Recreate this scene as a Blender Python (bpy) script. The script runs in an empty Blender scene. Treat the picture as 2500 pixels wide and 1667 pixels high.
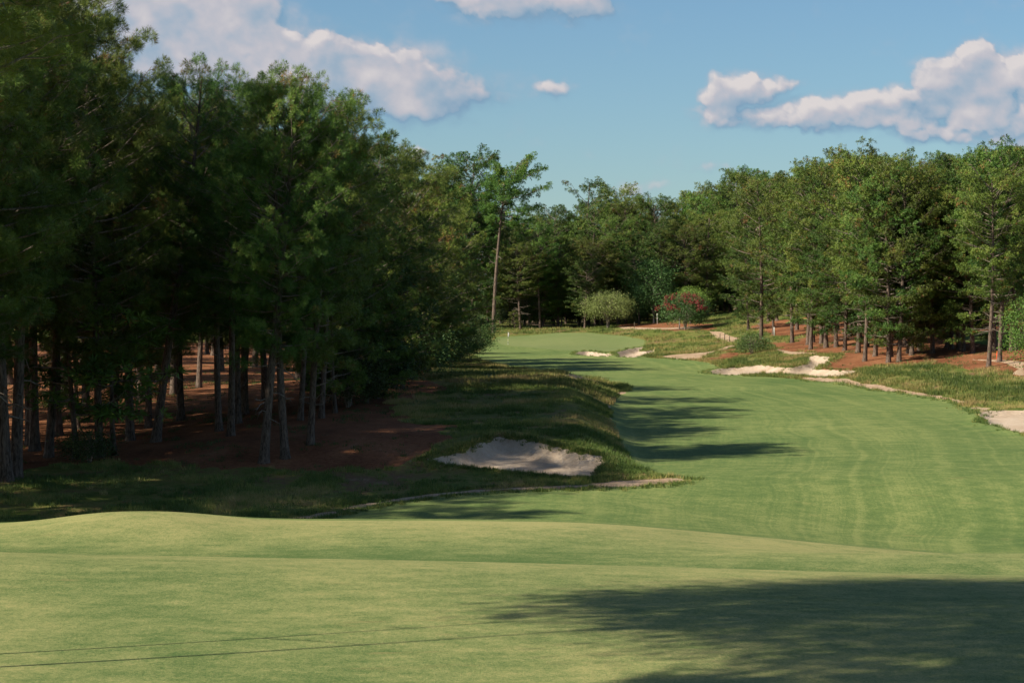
import bpy, math, random
import numpy as np
from mathutils import Vector
R = math.radians
random.seed(7); rng = np.random.default_rng(7)
scene = bpy.context.scene
COL = scene.collection

# ------------------------------------------------------------------ camera figures
CAMZ = 10.3          # eye height over the valley floor
F = 5553.0           # focal length in units of a 2352 wide picture (85 mm on full frame)
U0, V0 = 1176.0, 700.0
SUN_AZ = R(24)       # light travels towards (+cos, +sin)
SUN_EL = R(35.5)

# ------------------------------------------------------------------ small maths helpers
def pchip(xs, ys, x):
    xs = np.asarray(xs, float); ys = np.asarray(ys, float)
    h = np.diff(xs); d = np.diff(ys)/h
    m = np.zeros_like(xs)
    for i in range(1, len(xs)-1):
        if d[i-1]*d[i] > 0:
            w1 = 2*h[i]+h[i-1]; w2 = h[i]+2*h[i-1]
            m[i] = (w1+w2)/(w1/d[i-1]+w2/d[i])
    m[0] = d[0]; m[-1] = d[-1]
    x = np.asarray(x, float)
    i = np.clip(np.searchsorted(xs, x)-1, 0, len(xs)-2)
    t = np.clip((x-xs[i])/h[i], 0, 1)
    return ((2*t**3-3*t**2+1)*ys[i] + (t**3-2*t**2+t)*h[i]*m[i]
            + (-2*t**3+3*t**2)*ys[i+1] + (t**3-t**2)*h[i]*m[i+1])
def sstep(a, b, x):
    t = np.clip((np.asarray(x, float)-a)/(b-a), 0, 1)
    return t*t*(3-2*t)
_tab = np.random.default_rng(3).random((256, 256))
def vn(x, y):
    xi = np.floor(x).astype(int); yi = np.floor(y).astype(int)
    fx = x-xi; fy = y-yi
    fx = fx*fx*(3-2*fx); fy = fy*fy*(3-2*fy)
    a = _tab[xi & 255, yi & 255]; b = _tab[(xi+1) & 255, yi & 255]
    c = _tab[xi & 255, (yi+1) & 255]; d = _tab[(xi+1) & 255, (yi+1) & 255]
    return (a*(1-fx)+b*fx)*(1-fy)+(c*(1-fx)+d*fx)*fy-.5
def fbm(x, y, o=3):
    s = 0; a = 1
    for k in range(o):
        s = s+a*vn(x*2**k+17*k, y*2**k+31*k); a *= .5
    return s

# ------------------------------------------------------------------ terrain height
PD = [-400, 40, 60, 72, 77, 80, 83, 86, 90, 96, 101, 105, 108, 112, 120, 130, 140, 150, 165, 185, 215, 240, 270, 300, 345, 380, 410, 430, 450, 470, 520, 700, 1500]
PZ = [2.0, 1.75, 1.72, 1.72, 1.70, 1.62, 1.42, 1.0, .62, .62, .78, .82, .7, .3, -.7, -1.3, -1.0, -.5, -.12, .3, 1.1, 1.66, 2.0, 2.2, 2.75, 2.95, 3.3, 4.3, 5.4, 6.0, 6.6, 9, 14]
XE_D = [0, 110, 182, 220, 258, 292, 330, 380, 450, 600]
XE_X = [60, 48, 40, 43, 38.5, 27, 22, 24, 20, 20]
def zbase(x, y):
    x = np.asarray(x, float); y = np.asarray(y, float)
    z = pchip(PD, PZ, y)
    # first crest tilts down to the right
    w1 = sstep(66, 78, y)*(1-sstep(86, 92, y))
    z = z + w1*np.clip(-x*.022, -.45, .4)
    # second crest: hump on the left, falling away to the right
    w2 = sstep(94, 103, y)*(1-sstep(135, 155, y))
    z = z + w2*(-1.45*sstep(2, 24, x) - .12*sstep(0, 10, x))
    hump = np.exp(-(np.abs(x+16.4)/4.3)**2.4)*np.exp(-((y-105)/5.0)**2)
    z = z + .50*hump - .10*sstep(-17, -24, x)*sstep(94, 103, y)*(1-sstep(110, 120, y))
    # mound behind the left bunker
    ym = sstep(150, 164, y)*(1-sstep(235, 300, y))
    xm = sstep(-34, -10, x)*(1-sstep(4.0, 9.5, x-.012*(y-160)))
    z = z + 1.75*ym*xm
    # bank right of the fairway
    xe = np.interp(y, XE_D, XE_X)
    t = x-xe
    b = .115*np.where(t > -8, (t+8)**2/(np.abs(t)+16)*1.0, 0)*sstep(150, 240, y)
    z = z + np.minimum(b, 5+.01*t)
    # right shoulder of the green and the hollow left of it
    z = z + .55*sstep(-2, 14, x)*sstep(395, 425, y)*(1-sstep(440, 470, y))
    # lumps
    off = sstep(115, 150, y)
    z = z + off*(.22*fbm(x/9+3, y/13+8, 2))*(1-.6*sstep(-6, 6, x)*(1-sstep(0, 6, t)))
    z = z + .022*(np.sin(x/5.3+y/13+1)+np.sin(x/7.9-y/17+2.2)+np.sin(x/3.7+y/29-.4)*.6+np.sin(y/11.0+x/31+.7))
    return z
def ray(u, v, dmin=30.0, dmax=900.0):
    """first hit of the sight line through picture point (u, v) with the ground"""
    d = np.arange(dmin, dmax, .4)
    x = (u-U0)/F*d; zr = CAMZ-(v-V0)/F*d
    g = zbase(x, d)
    h = np.nonzero(g >= zr)[0]
    i = h[0] if len(h) else len(d)-1
    if i > 0 and len(h):
        a = zr[i-1]-g[i-1]; b = g[i]-zr[i]
        t = a/(a+b+1e-9); dd = d[i-1]+(d[i]-d[i-1])*t
    else: dd = d[i]
    return (u-U0)/F*dd, dd
def Q(x0, y0, k, pts):      # points read off an enlarged crop -> 2352-wide picture units
    return [((x0+x/k)*.9408, (y0+y/k)*.9408) for x, y in pts]
Z4 = lambda pts: Q(1150, 600, 3.357, pts)
Z5 = lambda pts: Q(1800, 600, 3.357, pts)
def poly(pts, dmin=112): return np.array([ray(u, v, dmin) for u, v in pts])

def sdf(P, x, y):
    P = np.asarray(P); n = len(P)
    d2 = np.full(x.shape, 1e18); ins = np.zeros(x.shape, bool)
    lo = P.min(0)-25; hi = P.max(0)+25
    m = (x > lo[0]) & (x < hi[0]) & (y > lo[1]) & (y < hi[1])
    xs = x[m]; ys = y[m]; dd = np.full(xs.shape, 1e18); ii = np.zeros(xs.shape, bool)
    for i in range(n):
        ax, ay = P[i]; bx, by = P[(i+1) % n]
        ex, ey = bx-ax, by-ay
        t = np.clip(((xs-ax)*ex+(ys-ay)*ey)/(ex*ex+ey*ey+1e-12), 0, 1)
        dd = np.minimum(dd, (xs-ax-t*ex)**2+(ys-ay-t*ey)**2)
        c = ((ay > ys) != (by > ys)) & (xs < ex*(ys-ay)/(by-ay+1e-12)+ax)
        ii ^= c
    s = np.full(x.shape, 25.0)
    s[m] = np.where(ii, -np.sqrt(dd), np.sqrt(dd))
    return s

# ------------------------------------------------------------------ ground regions (traced outlines laid on the terrain)
fair_left = [(-40, 1195), (560, 1197), (640, 1196), (720, 1188), (800, 1172), (900, 1152), (1030, 1135), (1150, 1127), (1300, 1122),
             (1450, 1117), (1560, 1110), (1592, 1103), (1560, 1094), (1500, 1082), (1455, 1060), (1432, 1030), (1418, 1000),
             (1405, 965), (1402, 930), (1420, 905), (1445, 898), (1455, 890), (1420, 880), (1370, 868), (1300, 858),
             (1220, 848), (1150, 840), (1105, 830), (1085, 815), (1120, 790), (1150, 768)]
green_back = Z4([(230, 745), (420, 735), (700, 712), (1000, 712), (1240, 735), (1440, 775)])
fair_right = Z4([(1430, 800), (1400, 840), (1250, 905), (1440, 915), (1640, 925), (1820, 938), (1980, 965), (2060, 1010), (2075, 1060), (2350, 1075)]) \
    + Z5([(100, 1068), (280, 1075), (450, 1088), (600, 1105), (850, 1115), (1000, 1150), (1150, 1180), (1300, 1195), (1500, 1225), (1650, 1250),
          (1790, 1270), (1850, 1315), (1940, 1330), (1965, 1400), (1960, 1460), (2090, 1485), (2240, 1530), (2350, 1560)])
fp = [tuple(p) for p in poly(fair_left)] + [tuple(p) for p in poly(green_back+fair_right)]
# the near hill is mown turf from edge to edge
fp = [(-60, 20), (-60, 118), (-24, 119)] + [p for p in fp[2:]] + [(46, 160), (50, 118), (70, 118), (70, 20)]
FAIR = np.array(fp)
GREEN = poly(Z4([(200, 770), (300, 748), (500, 735), (700, 716), (980, 716), (1230, 738), (1430, 775), (1400, 830), (1250, 850), (1150, 872),
                 (900, 862), (700, 850), (450, 830), (250, 810)]))
B_LEFT = poly([(985, 1062), (1012, 1045), (1060, 1040), (1105, 1018), (1150, 1003), (1200, 1010), (1262, 1026), (1330, 1040), (1388, 1050),
               (1396, 1066), (1372, 1082), (1380, 1100), (1320, 1102), (1240, 1094), (1120, 1081), (1040, 1072)])
B_GREEN1 = poly(Z4([(845, 893), (880, 872), (960, 866), (1050, 878), (1130, 890), (1175, 905), (1165, 915), (1000, 911), (870, 902)]))
B_GREEN2 = poly(Z4([(1185, 882), (1240, 862), (1330, 843), (1430, 822), (1395, 870), (1430, 868), (1510, 848), (1495, 885), (1420, 906), (1340, 922), (1200, 917)]))
B_RIGHT = poly(Z4([(2350, 985), (2200, 1000), (2070, 1025), (2078, 1060), (2350, 1070)][::-1])[:0] +
               Z5([(-230, 1035), (-110, 1005), (0, 992), (180, 978), (350, 1002), (430, 1008), (520, 985), (570, 965), (562, 915), (680, 903), (775, 920),
                   (740, 965), (640, 1010), (720, 1020), (860, 1030), (1010, 1018), (1015, 1035), (860, 1075), (650, 1084), (480, 1062), (300, 1052), (100, 1064), (-80, 1068), (-235, 1055)]))
B_RLOW = poly(Z5([(1970, 1395), (2040, 1368), (2200, 1350), (2350, 1342)])) 
B_RLOW = np.vstack([B_RLOW, [[56, 205], [58, 178]], poly(Z5([(2350, 1545), (2250, 1520), (2100, 1478), (1970, 1455), (2050, 1432)]))])
SAND = [poly(Z5([(470, 1078), (700, 1088), (900, 1085), (1000, 1105), (1050, 1130), (1180, 1130), (1280, 1165), (1450, 1185), (1600, 1213), (1780, 1242),
                 (1900, 1278), (1950, 1318), (2150, 1322), (2060, 1365), (1975, 1388), (1935, 1345), (1845, 1318), (1780, 1275), (1650, 1256), (1500, 1230),
                 (1300, 1200), (1150, 1185), (1000, 1155), (850, 1120), (600, 1110)])),
        poly(Z4([(1530, 908), (1650, 892), (1800, 882), (1950, 868), (2090, 822), (2180, 812), (2190, 824), (2000, 872), (1940, 897), (1870, 932), (1780, 936), (1650, 922)])),
        poly([(620, 1192), (700, 1182), (800, 1160), (900, 1142), (1030, 1127), (1150, 1118), (1300, 1112), (1400, 1102), (1480, 1098), (1560, 1096), (1596, 1102),
              (1560, 1110), (1450, 1118), (1300, 1124), (1150, 1129), (1030, 1137), (900, 1154), (800, 1175), (720, 1192)]),
        poly([(1240, 855), (1290, 860), (1340, 866), (1385, 876), (1380, 880), (1330, 874), (1270, 864)]),
        poly([(1385, 930), (1400, 900), (1440, 888), (1452, 900), (1425, 910), (1410, 940), (1415, 975), (1435, 1010), (1440, 1035), (1420, 1030), (1395, 985)]),
        ]
PATHS = [poly(Z4([(1950, 700), (2050, 702), (2110, 732), (2200, 757), (2160, 790), (2110, 785), (2040, 765), (1990, 735)])),
         poly(Z5([(280, 843), (350, 848), (440, 866), (560, 872), (650, 878), (640, 892), (430, 886), (330, 866)])),
         poly(Z5([(1840, 923), (2050, 933), (2200, 934), (2350, 950), (2350, 1065), (2250, 1050), (2300, 1010), (2200, 960), (2050, 944)])),
         poly(Z4([(220, 578), (330, 583), (470, 612), (600, 645), (710, 662), (690, 675), (560, 664), (420, 630), (300, 602)])),
         poly(Z4([(1180, 665), (1380, 668), (1600, 672), (1800, 662), (1900, 668), (1880, 682), (1500, 686), (1250, 680)]))]
STRAW = [np.vstack([[[-90, 110], [-45, 132]], poly([(0, 1085), (150, 1060), (300, 1068), (600, 1078), (700, 1084), (820, 1078), (930, 1068), (975, 1050), (1020, 1008), (960, 960), (930, 925), (1010, 895), (980, 868), (930, 830), (850, 790)]), [[-25, 420], [-140, 420], [-140, 110]]]),
         np.vstack([poly(Z5([(1010, 1020), (860, 1032), (700, 1015), (640, 1008), (760, 960), (900, 890), (600, 884), (280, 852), (235, 800), (450, 790), (560, 740), (300, 740), (150, 700), (150, 655), (330, 610)])),
                    [[60, 420], [160, 420], [160, 225], [64, 235]], poly(Z5([(2350, 1075), (2200, 1050), (1900, 1002), (1600, 955), (1300, 975), (1100, 992)]))]),
         poly(Z4([(1880, 935), (2000, 882), (2170, 822), (2290, 880), (2210, 922), (1980, 950)])),
         np.vstack([poly(Z4([(1130, 668), (1290, 632), (1560, 628)])), poly(Z4([(1950, 640), (1990, 690), (1500, 688), (1300, 676)]))]),
         poly(Z4([(40, 680), (110, 650), (180, 655), (170, 690), (60, 700)]))]
LAWN = [poly(Z5([(380, 640), (450, 606), (560, 596), (700, 596), (700, 618), (560, 640)])),
        poly(Z5([(1700, 740), (1850, 700), (2100, 700), (2330, 700), (2330, 820), (2150, 840), (1900, 790), (1750, 790)]))]

# bunkers: depth of sand below the turf
BUNK = [(B_LEFT, .8), (B_GREEN1, .5), (B_GREEN2, .6), (B_RIGHT, .5), (B_RLOW, .3)]
def zfull(x, y):
    x = np.asarray(x, float); y = np.asarray(y, float)
    z = zbase(x, y)
    for P, dep in BUNK:
        s = sdf(P, np.atleast_1d(x), np.atleast_1d(y)).reshape(x.shape)
        z = z - dep*sstep(-.1, 1.1, -s) + .17*np.exp(-((s-.45)/.6)**2)
    return z
def zp(x, y): return float(zfull(np.array([x]), np.array([y]))[0])

# ------------------------------------------------------------------ materials
def new_mat(name):
    m = bpy.data.materials.new(name); m.use_nodes = True
    nt = m.node_tree; nt.nodes.clear()
    out = nt.nodes.new('ShaderNodeOutputMaterial')
    return m, nt, out
def N(nt, t, **kw):
    n = nt.nodes.new(t)
    for k, v in kw.items():
        if k in ('operation', 'blend_type', 'data_type', 'attribute_name', 'noise_dimensions', 'interpolation_type', 'sky_type', 'wave_type', 'bands_direction', 'feature'):
            setattr(n, k, v)
        else: n.inputs[k].default_value = v
    return n
def L(nt, a, b): nt.links.new(a, b)
def math_n(nt, op, a, b=None, c=None, clamp=False):
    n = nt.nodes.new('ShaderNodeMath'); n.operation = op; n.use_clamp = clamp
    for i, v in enumerate((a, b, c)):
        if v is None: continue
        if isinstance(v, (int, float)): n.inputs[i].default_value = v
        else: nt.links.new(v, n.inputs[i])
    return n.outputs[0]
def noise(nt, vec, scale, detail=4, rough=.55, dist=0):
    n = nt.nodes.new('ShaderNodeTexNoise'); n.inputs['Scale'].default_value = scale
    n.inputs['Detail'].default_value = detail; n.inputs['Roughness'].default_value = rough
    n.inputs['Distortion'].default_value = dist
    if vec is not None: nt.links.new(vec, n.inputs['Vector'])
    return n.outputs['Fac']
def mapping(nt, vec, scale=(1, 1, 1), loc=(0, 0, 0)):
    n = nt.nodes.new('ShaderNodeMapping'); n.inputs['Rotation'].default_value = (.13, .21, .62); n.inputs['Scale'].default_value = scale; n.inputs['Location'].default_value = loc
    nt.links.new(vec, n.inputs['Vector']); return n.outputs[0]
def ramp(nt, fac, stops):
    n = nt.nodes.new('ShaderNodeValToRGB'); e = n.color_ramp.elements
    while len(e) < len(stops): e.new(.5)
    for i, (p, c) in enumerate(stops):
        e[i].position = p; e[i].color = (*c, 1) if len(c) == 3 else c
    nt.links.new(fac, n.inputs[0]); return n.outputs[0]
def mixc(nt, fac, a, b, mode='MIX'):
    n = nt.nodes.new('ShaderNodeMix'); n.data_type = 'RGBA'; n.blend_type = mode
    for s, v in ((0, fac), (6, a), (7, b)):
        if isinstance(v, (int, float)): n.inputs[s].default_value = v
        elif isinstance(v, tuple): n.inputs[s].default_value = (*v, 1)
        else: nt.links.new(v, n.inputs[s])
    return n.outputs[2]
def pos(nt): return nt.nodes.new('ShaderNodeNewGeometry').outputs['Position']
def bsdf(nt, out, col, rough=.8, spec=.2, bump=None, bstr=.3, bdist=.05):
    b = nt.nodes.new('ShaderNodeBsdfPrincipled')
    if isinstance(col, tuple): b.inputs['Base Color'].default_value = (*col, 1)
    else: nt.links.new(col, b.inputs['Base Color'])
    b.inputs['Roughness'].default_value = rough
    b.inputs['Specular IOR Level'].default_value = spec
    if bump is not None:
        bn = nt.nodes.new('ShaderNodeBump'); bn.inputs['Strength'].default_value = bstr; bn.inputs['Distance'].default_value = bdist
        nt.links.new(bump, bn.inputs['Height']); nt.links.new(bn.outputs[0], b.inputs['Normal'])
    nt.links.new(b.outputs[0], out.inputs[0]); return b

def mat_turf(name, a, b, c, stripes=True, fine=1.0, slope_shade=False):
    m, nt, out = new_mat(name); p = pos(nt)
    n1 = noise(nt, mapping(nt, p, (.10, .05, .1)), 1.0, 3)
    n2 = noise(nt, mapping(nt, p, (.55, .9, .5)), 1.0, 5, .65)
    n3 = noise(nt, mapping(nt, p, (13, 8, 8)), 1.0, 3, .8)
    n4 = noise(nt, mapping(nt, p, (4.0, 2.2, 3)), 1.0, 5, .8)
    n5 = noise(nt, mapping(nt, p, (34, 20, 20)), 1.0, 2, .8)
    f = math_n(nt, 'ADD', math_n(nt, 'MULTIPLY_ADD', n1, .8, -.4), math_n(nt, 'MULTIPLY_ADD', n5, 1.1, -.55))
    f = math_n(nt, 'ADD', f, math_n(nt, 'MULTIPLY_ADD', n2, 1.0, -.5))
    f = math_n(nt, 'ADD', f, math_n(nt, 'MULTIPLY_ADD', n4, .9, -.45))
    f = math_n(nt, 'ADD', f, math_n(nt, 'MULTIPLY_ADD', n3, 1.1, -.05))
    if stripes:
        at = N(nt, 'ShaderNodeAttribute', attribute_name='across')
        cmb = nt.nodes.new('ShaderNodeCombineXYZ'); nt.links.new(math_n(nt, 'ADD', at.outputs['Fac'], math_n(nt, 'MULTIPLY', noise(nt, mapping(nt, p, (.03, .03, .03)), 1, 2), 9.0)), cmb.inputs[0])
        ns = noise(nt, mapping(nt, cmb.outputs[0], (1.1, 1, 1)), 1.0, 5, .8)
        wk = math_n(nt, 'MULTIPLY', noise(nt, mapping(nt, p, (.05, .03, .1), (7, 3, 0)), 1, 2), 1.6)
        f = math_n(nt, 'ADD', f, math_n(nt, 'MULTIPLY', math_n(nt, 'MULTIPLY_ADD', ns, .95, -.475), wk))
    if slope_shade:
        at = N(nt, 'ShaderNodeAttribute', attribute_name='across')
        f = math_n(nt, 'SUBTRACT', f, math_n(nt, 'MULTIPLY', at.outputs['Fac'], .36))  # slope light and shade painted into the hill colour
    col = ramp(nt, f, [(.12, a), (.5, b), (.86, c)])
    # scuffed, dormant patches
    sc = noise(nt, mapping(nt, p, (.35, 1.0, .5), (11, 5, 0)), 1.0, 3, .6)
    scm = math_n(nt, 'MULTIPLY', math_n(nt, 'SUBTRACT', sc, .65, clamp=True), 5.0, clamp=True)
    col = mixc(nt, math_n(nt, 'MULTIPLY', scm, .5), col, (.30, .20, .09))
    bsdf(nt, out, col, .85, .12, math_n(nt, 'ADD', math_n(nt, 'ADD', n3, n4), n5), .7, .03)
    return m
M = {}
M['fairway'] = mat_turf('mown_turf', (.074, .128, .036), (.138, .190, .056), (.248, .272, .092))
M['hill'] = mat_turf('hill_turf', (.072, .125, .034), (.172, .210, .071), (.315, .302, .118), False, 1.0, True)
M['green'] = mat_turf('green_turf', (.13, .18, .06), (.165, .205, .075), (.21, .235, .09), False)
M['lawn'] = mat_turf('lawn_turf', (.09, .16, .04), (.15, .22, .05), (.22, .27, .07), False)

def mat_rough():
    m, nt, out = new_mat('rough_ground'); p = pos(nt)
    n1 = noise(nt, mapping(nt, p, (.22, .12, .2)), 1.0, 4, .6)
    n2 = noise(nt, mapping(nt, p, (1.3, .7, 1)), 1.0, 5, .7)
    n3 = noise(nt, p, 7.0, 4, .7)
    f = math_n(nt, 'ADD', math_n(nt, 'MULTIPLY', n1, .55), math_n(nt, 'MULTIPLY', n2, .45))
    col = ramp(nt, f, [(.30, (.055, .090, .020)), (.44, (.12, .155, .036)), (.53, (.20, .185, .060)), (.61, (.20, .12, .065)), (.75, (.34, .25, .16))])
    col = mixc(nt, .55, col, ramp(nt, n3, [(.3, (.35, .35, .35)), (.7, (1.3, 1.3, 1.3))]), 'MULTIPLY')
    bsdf(nt, out, col, .95, .05, n3, .8, .08); return m
M['rough'] = mat_rough()
def mat_straw():
    m, nt, out = new_mat('pine_straw'); p = pos(nt)
    n1 = noise(nt, mapping(nt, p, (.3, .16, .2)), 1.0, 4, .6)
    n2 = noise(nt, p, 3.0, 5, .75)
    n3 = noise(nt, p, 14.0, 3, .7)
    f = math_n(nt, 'ADD', math_n(nt, 'MULTIPLY', n1, .5), math_n(nt, 'MULTIPLY', n2, .5))
    col = ramp(nt, f, [(.30, (.070, .031, .017)), (.44, (.185, .076, .037)), (.58, (.28, .125, .062)), (.74, (.34, .21, .12))])
    col = mixc(nt, .5, col, ramp(nt, n3, [(.3, (.45, .45, .45)), (.7, (1.35, 1.35, 1.35))]), 'MULTIPLY')
    bsdf(nt, out, col, .95, .05, n2, .7, .06); return m
M['straw'] = mat_straw()
def mat_sand(name, a, b, c):
    m, nt, out = new_mat(name); p = pos(nt)
    n1 = noise(nt, mapping(nt, p, (.5, .3, .4)), 1.0, 4, .6)
    n2 = noise(nt, p, 2.4, 5, .7)
    n3 = noise(nt, p, 9.0, 4, .8)
    wv = noise(nt, mapping(nt, p, (1.0, 5.0, 1.0)), 1.6, 3, .6, .8)
    f = math_n(nt, 'ADD', math_n(nt, 'ADD', math_n(nt, 'MULTIPLY', n1, .45), math_n(nt, 'MULTIPLY', n2, .3)), math_n(nt, 'MULTIPLY', n3, .25))
    col = ramp(nt, f, [(.32, a), (.52, b), (.68, c)])
    bsdf(nt, out, col, .95, .05, math_n(nt, 'ADD', wv, n2), .9, .2); return m
M['sand'] = mat_sand('bunker_sand', (.38, .27, .18), (.56, .445, .33), (.64, .54, .43))
M['path'] = mat_sand('path_sand', (.30, .19, .11), (.48, .345, .23), (.60, .47, .35))

def mat_needles(name, stops, trans=.13):
    m, nt, out = new_mat(name)
    at = N(nt, 'ShaderNodeAttribute', attribute_name='tint')
    oi = nt.nodes.new('ShaderNodeObjectInfo')
    col = ramp(nt, at.outputs['Fac'], stops)
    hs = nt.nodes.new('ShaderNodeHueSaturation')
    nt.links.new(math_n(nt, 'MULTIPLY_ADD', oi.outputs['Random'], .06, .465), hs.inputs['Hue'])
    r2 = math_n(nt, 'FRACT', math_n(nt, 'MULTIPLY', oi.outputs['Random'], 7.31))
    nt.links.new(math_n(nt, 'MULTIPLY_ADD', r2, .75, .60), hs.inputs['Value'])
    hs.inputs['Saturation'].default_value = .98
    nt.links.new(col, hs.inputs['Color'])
    b = nt.nodes.new('ShaderNodeBsdfPrincipled'); nt.links.new(hs.outputs[0], b.inputs['Base Color'])
    b.inputs['Roughness'].default_value = .55; b.inputs['Specular IOR Level'].default_value = .25
    t = nt.nodes.new('ShaderNodeBsdfTranslucent'); nt.links.new(hs.outputs[0], t.inputs['Color'])
    mx = nt.nodes.new('ShaderNodeMixShader'); mx.inputs[0].default_value = trans
    nt.links.new(b.outputs[0], mx.inputs[1]); nt.links.new(t.outputs[0], mx.inputs[2])
    nt.links.new(mx.outputs[0], out.inputs[0]); return m
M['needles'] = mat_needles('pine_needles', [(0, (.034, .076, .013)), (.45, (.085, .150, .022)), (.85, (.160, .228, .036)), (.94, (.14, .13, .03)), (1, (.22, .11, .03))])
M['leaf'] = mat_needles('broad_leaves', [(0, (.030, .062, .018)), (.5, (.060, .110, .028)), (1, (.11, .17, .045))])
M['leaf_pale'] = mat_needles('pale_leaves', [(0, (.09, .15, .035)), (.5, (.18, .26, .072)), (1, (.29, .36, .13))])
M['leaf_lime'] = mat_needles('lime_leaves', [(0, (.05, .11, .015)), (.5, (.10, .19, .028)), (1, (.19, .29, .05))])
M['flower'] = mat_needles('red_blossom', [(0, (.11, .014, .016)), (.5, (.21, .023, .027)), (1, (.30, .055, .05))], .15)
M['grass'] = mat_needles('tall_grass', [(0, (.065, .12, .022)), (.4, (.16, .22, .046)), (.7, (.31, .29, .08)), (1, (.46, .34, .14))])
M['grass_dark'] = mat_needles('short_grass', [(0, (.045, .095, .020)), (.6, (.10, .165, .035)), (1, (.20, .22, .07))])

def mat_bark(name, a, b, sc=1.0):
    m, nt, out = new_mat(name)
    tc = nt.nodes.new('ShaderNodeTexCoord').outputs['Object']
    n1 = noise(nt, mapping(nt, tc, (9*sc, 9*sc, 2.2*sc)), 1.0, 4, .7, .6)
    n2 = noise(nt, tc, .6, 2)
    col = ramp(nt, n1, [(.35, a), (.62, b)])
    col = mixc(nt, .5, col, ramp(nt, n2, [(.3, (.7, .7, .7)), (.7, (1.2, 1.15, 1.1))]), 'MULTIPLY')
    bsdf(nt, out, col, .9, .1, n1, .9, .06); return m
M['bark'] = mat_bark('pine_bark', (.045, .032, .025), (.19, .145, .115))
M['bark_grey'] = mat_bark('grey_limb', (.11, .085, .068), (.33, .28, .235))
M['bark_pale'] = mat_bark('pale_limb', (.25, .21, .17), (.50, .45, .39))
def mat_plain(name, c, rough=.6, var=.15):
    m, nt, out = new_mat(name)
    tc = nt.nodes.new('ShaderNodeTexCoord').outputs['Object']
    n1 = noise(nt, tc, 6.0, 4)
    lo = tuple(v*(1-var) for v in c); hi = tuple(min(1, v*(1+var*.5)) for v in c)
    bsdf(nt, out, ramp(nt, n1, [(.3, lo), (.7, hi)]), rough, .3); return m
M['white_paint'] = mat_plain('white_paint', (.75, .75, .72))
M['wood_post'] = mat_plain('weathered_post', (.10, .085, .06), .8)
M['flag_cloth'] = mat_plain('flag_cloth', (.78, .77, .74), .8)
M['black_paint'] = mat_plain('black_band', (.03, .03, .03))
M['yellow_paint'] = mat_plain('yellow_band', (.72, .60, .22))
M['orange_paint'] = mat_plain('orange_paint', (.75, .10, .03))
M['roof'] = mat_plain('roof_shingle', (.10, .095, .09), .9, .4)
M['siding'] = mat_plain('white_siding', (.72, .73, .72), .6, .08)
M['siding_blue'] = mat_plain('blue_siding', (.28, .36, .46), .6, .08)
M['shutter'] = mat_plain('dark_shutter', (.04, .05, .06))
m, nt, out = new_mat('window_glass'); bsdf(nt, out, (.05, .07, .10), .08, .6); M['glass'] = m

# ------------------------------------------------------------------ mesh helpers
def mesh_np(name, V, Fc, nside, mat, tint=None, smooth=False, attr='tint'):
    """V (n,3), Fc (m,nside) int -> mesh"""
    me = bpy.data.meshes.new(name)
    V = np.ascontiguousarray(V, np.float32); Fc = np.ascontiguousarray(Fc, np.int32)
    me.vertices.add(len(V)); me.vertices.foreach_set('co', V.ravel())
    me.loops.add(Fc.size); me.loops.foreach_set('vertex_index', Fc.ravel())
    me.polygons.add(len(Fc)); me.polygons.foreach_set('loop_start', np.arange(0, Fc.size, nside, dtype=np.int32))
    if smooth: me.polygons.foreach_set('use_smooth', np.ones(len(Fc), bool))
    if tint is not None:
        a = me.attributes.new(attr, 'FLOAT', 'POINT'); a.data.foreach_set('value', np.asarray(tint, np.float32))
    me.update(); me.validate()
    if mat: me.materials.append(mat)
    return me
def ob(name, me, parent=None, **props):
    o = bpy.data.objects.new(name, me); COL.objects.link(o)
    if parent is not None: o.parent = parent
    for k, v in props.items(): o[k] = v
    return o
def join_mesh(name, a, b, m1, m2):
    me = bpy.data.meshes.new(name); n = len(a.v)
    me.from_pydata([tuple(map(float, v)) for v in a.v+b.v], [], a.f+[tuple(i+n for i in f) for f in b.f])
    me.materials.append(m1); me.materials.append(m2)
    me.polygons.foreach_set('use_smooth', [True]*len(me.polygons))
    me.polygons.foreach_set('material_index', [0]*len(a.f)+[1]*len(b.f)); me.update(); return me
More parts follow.
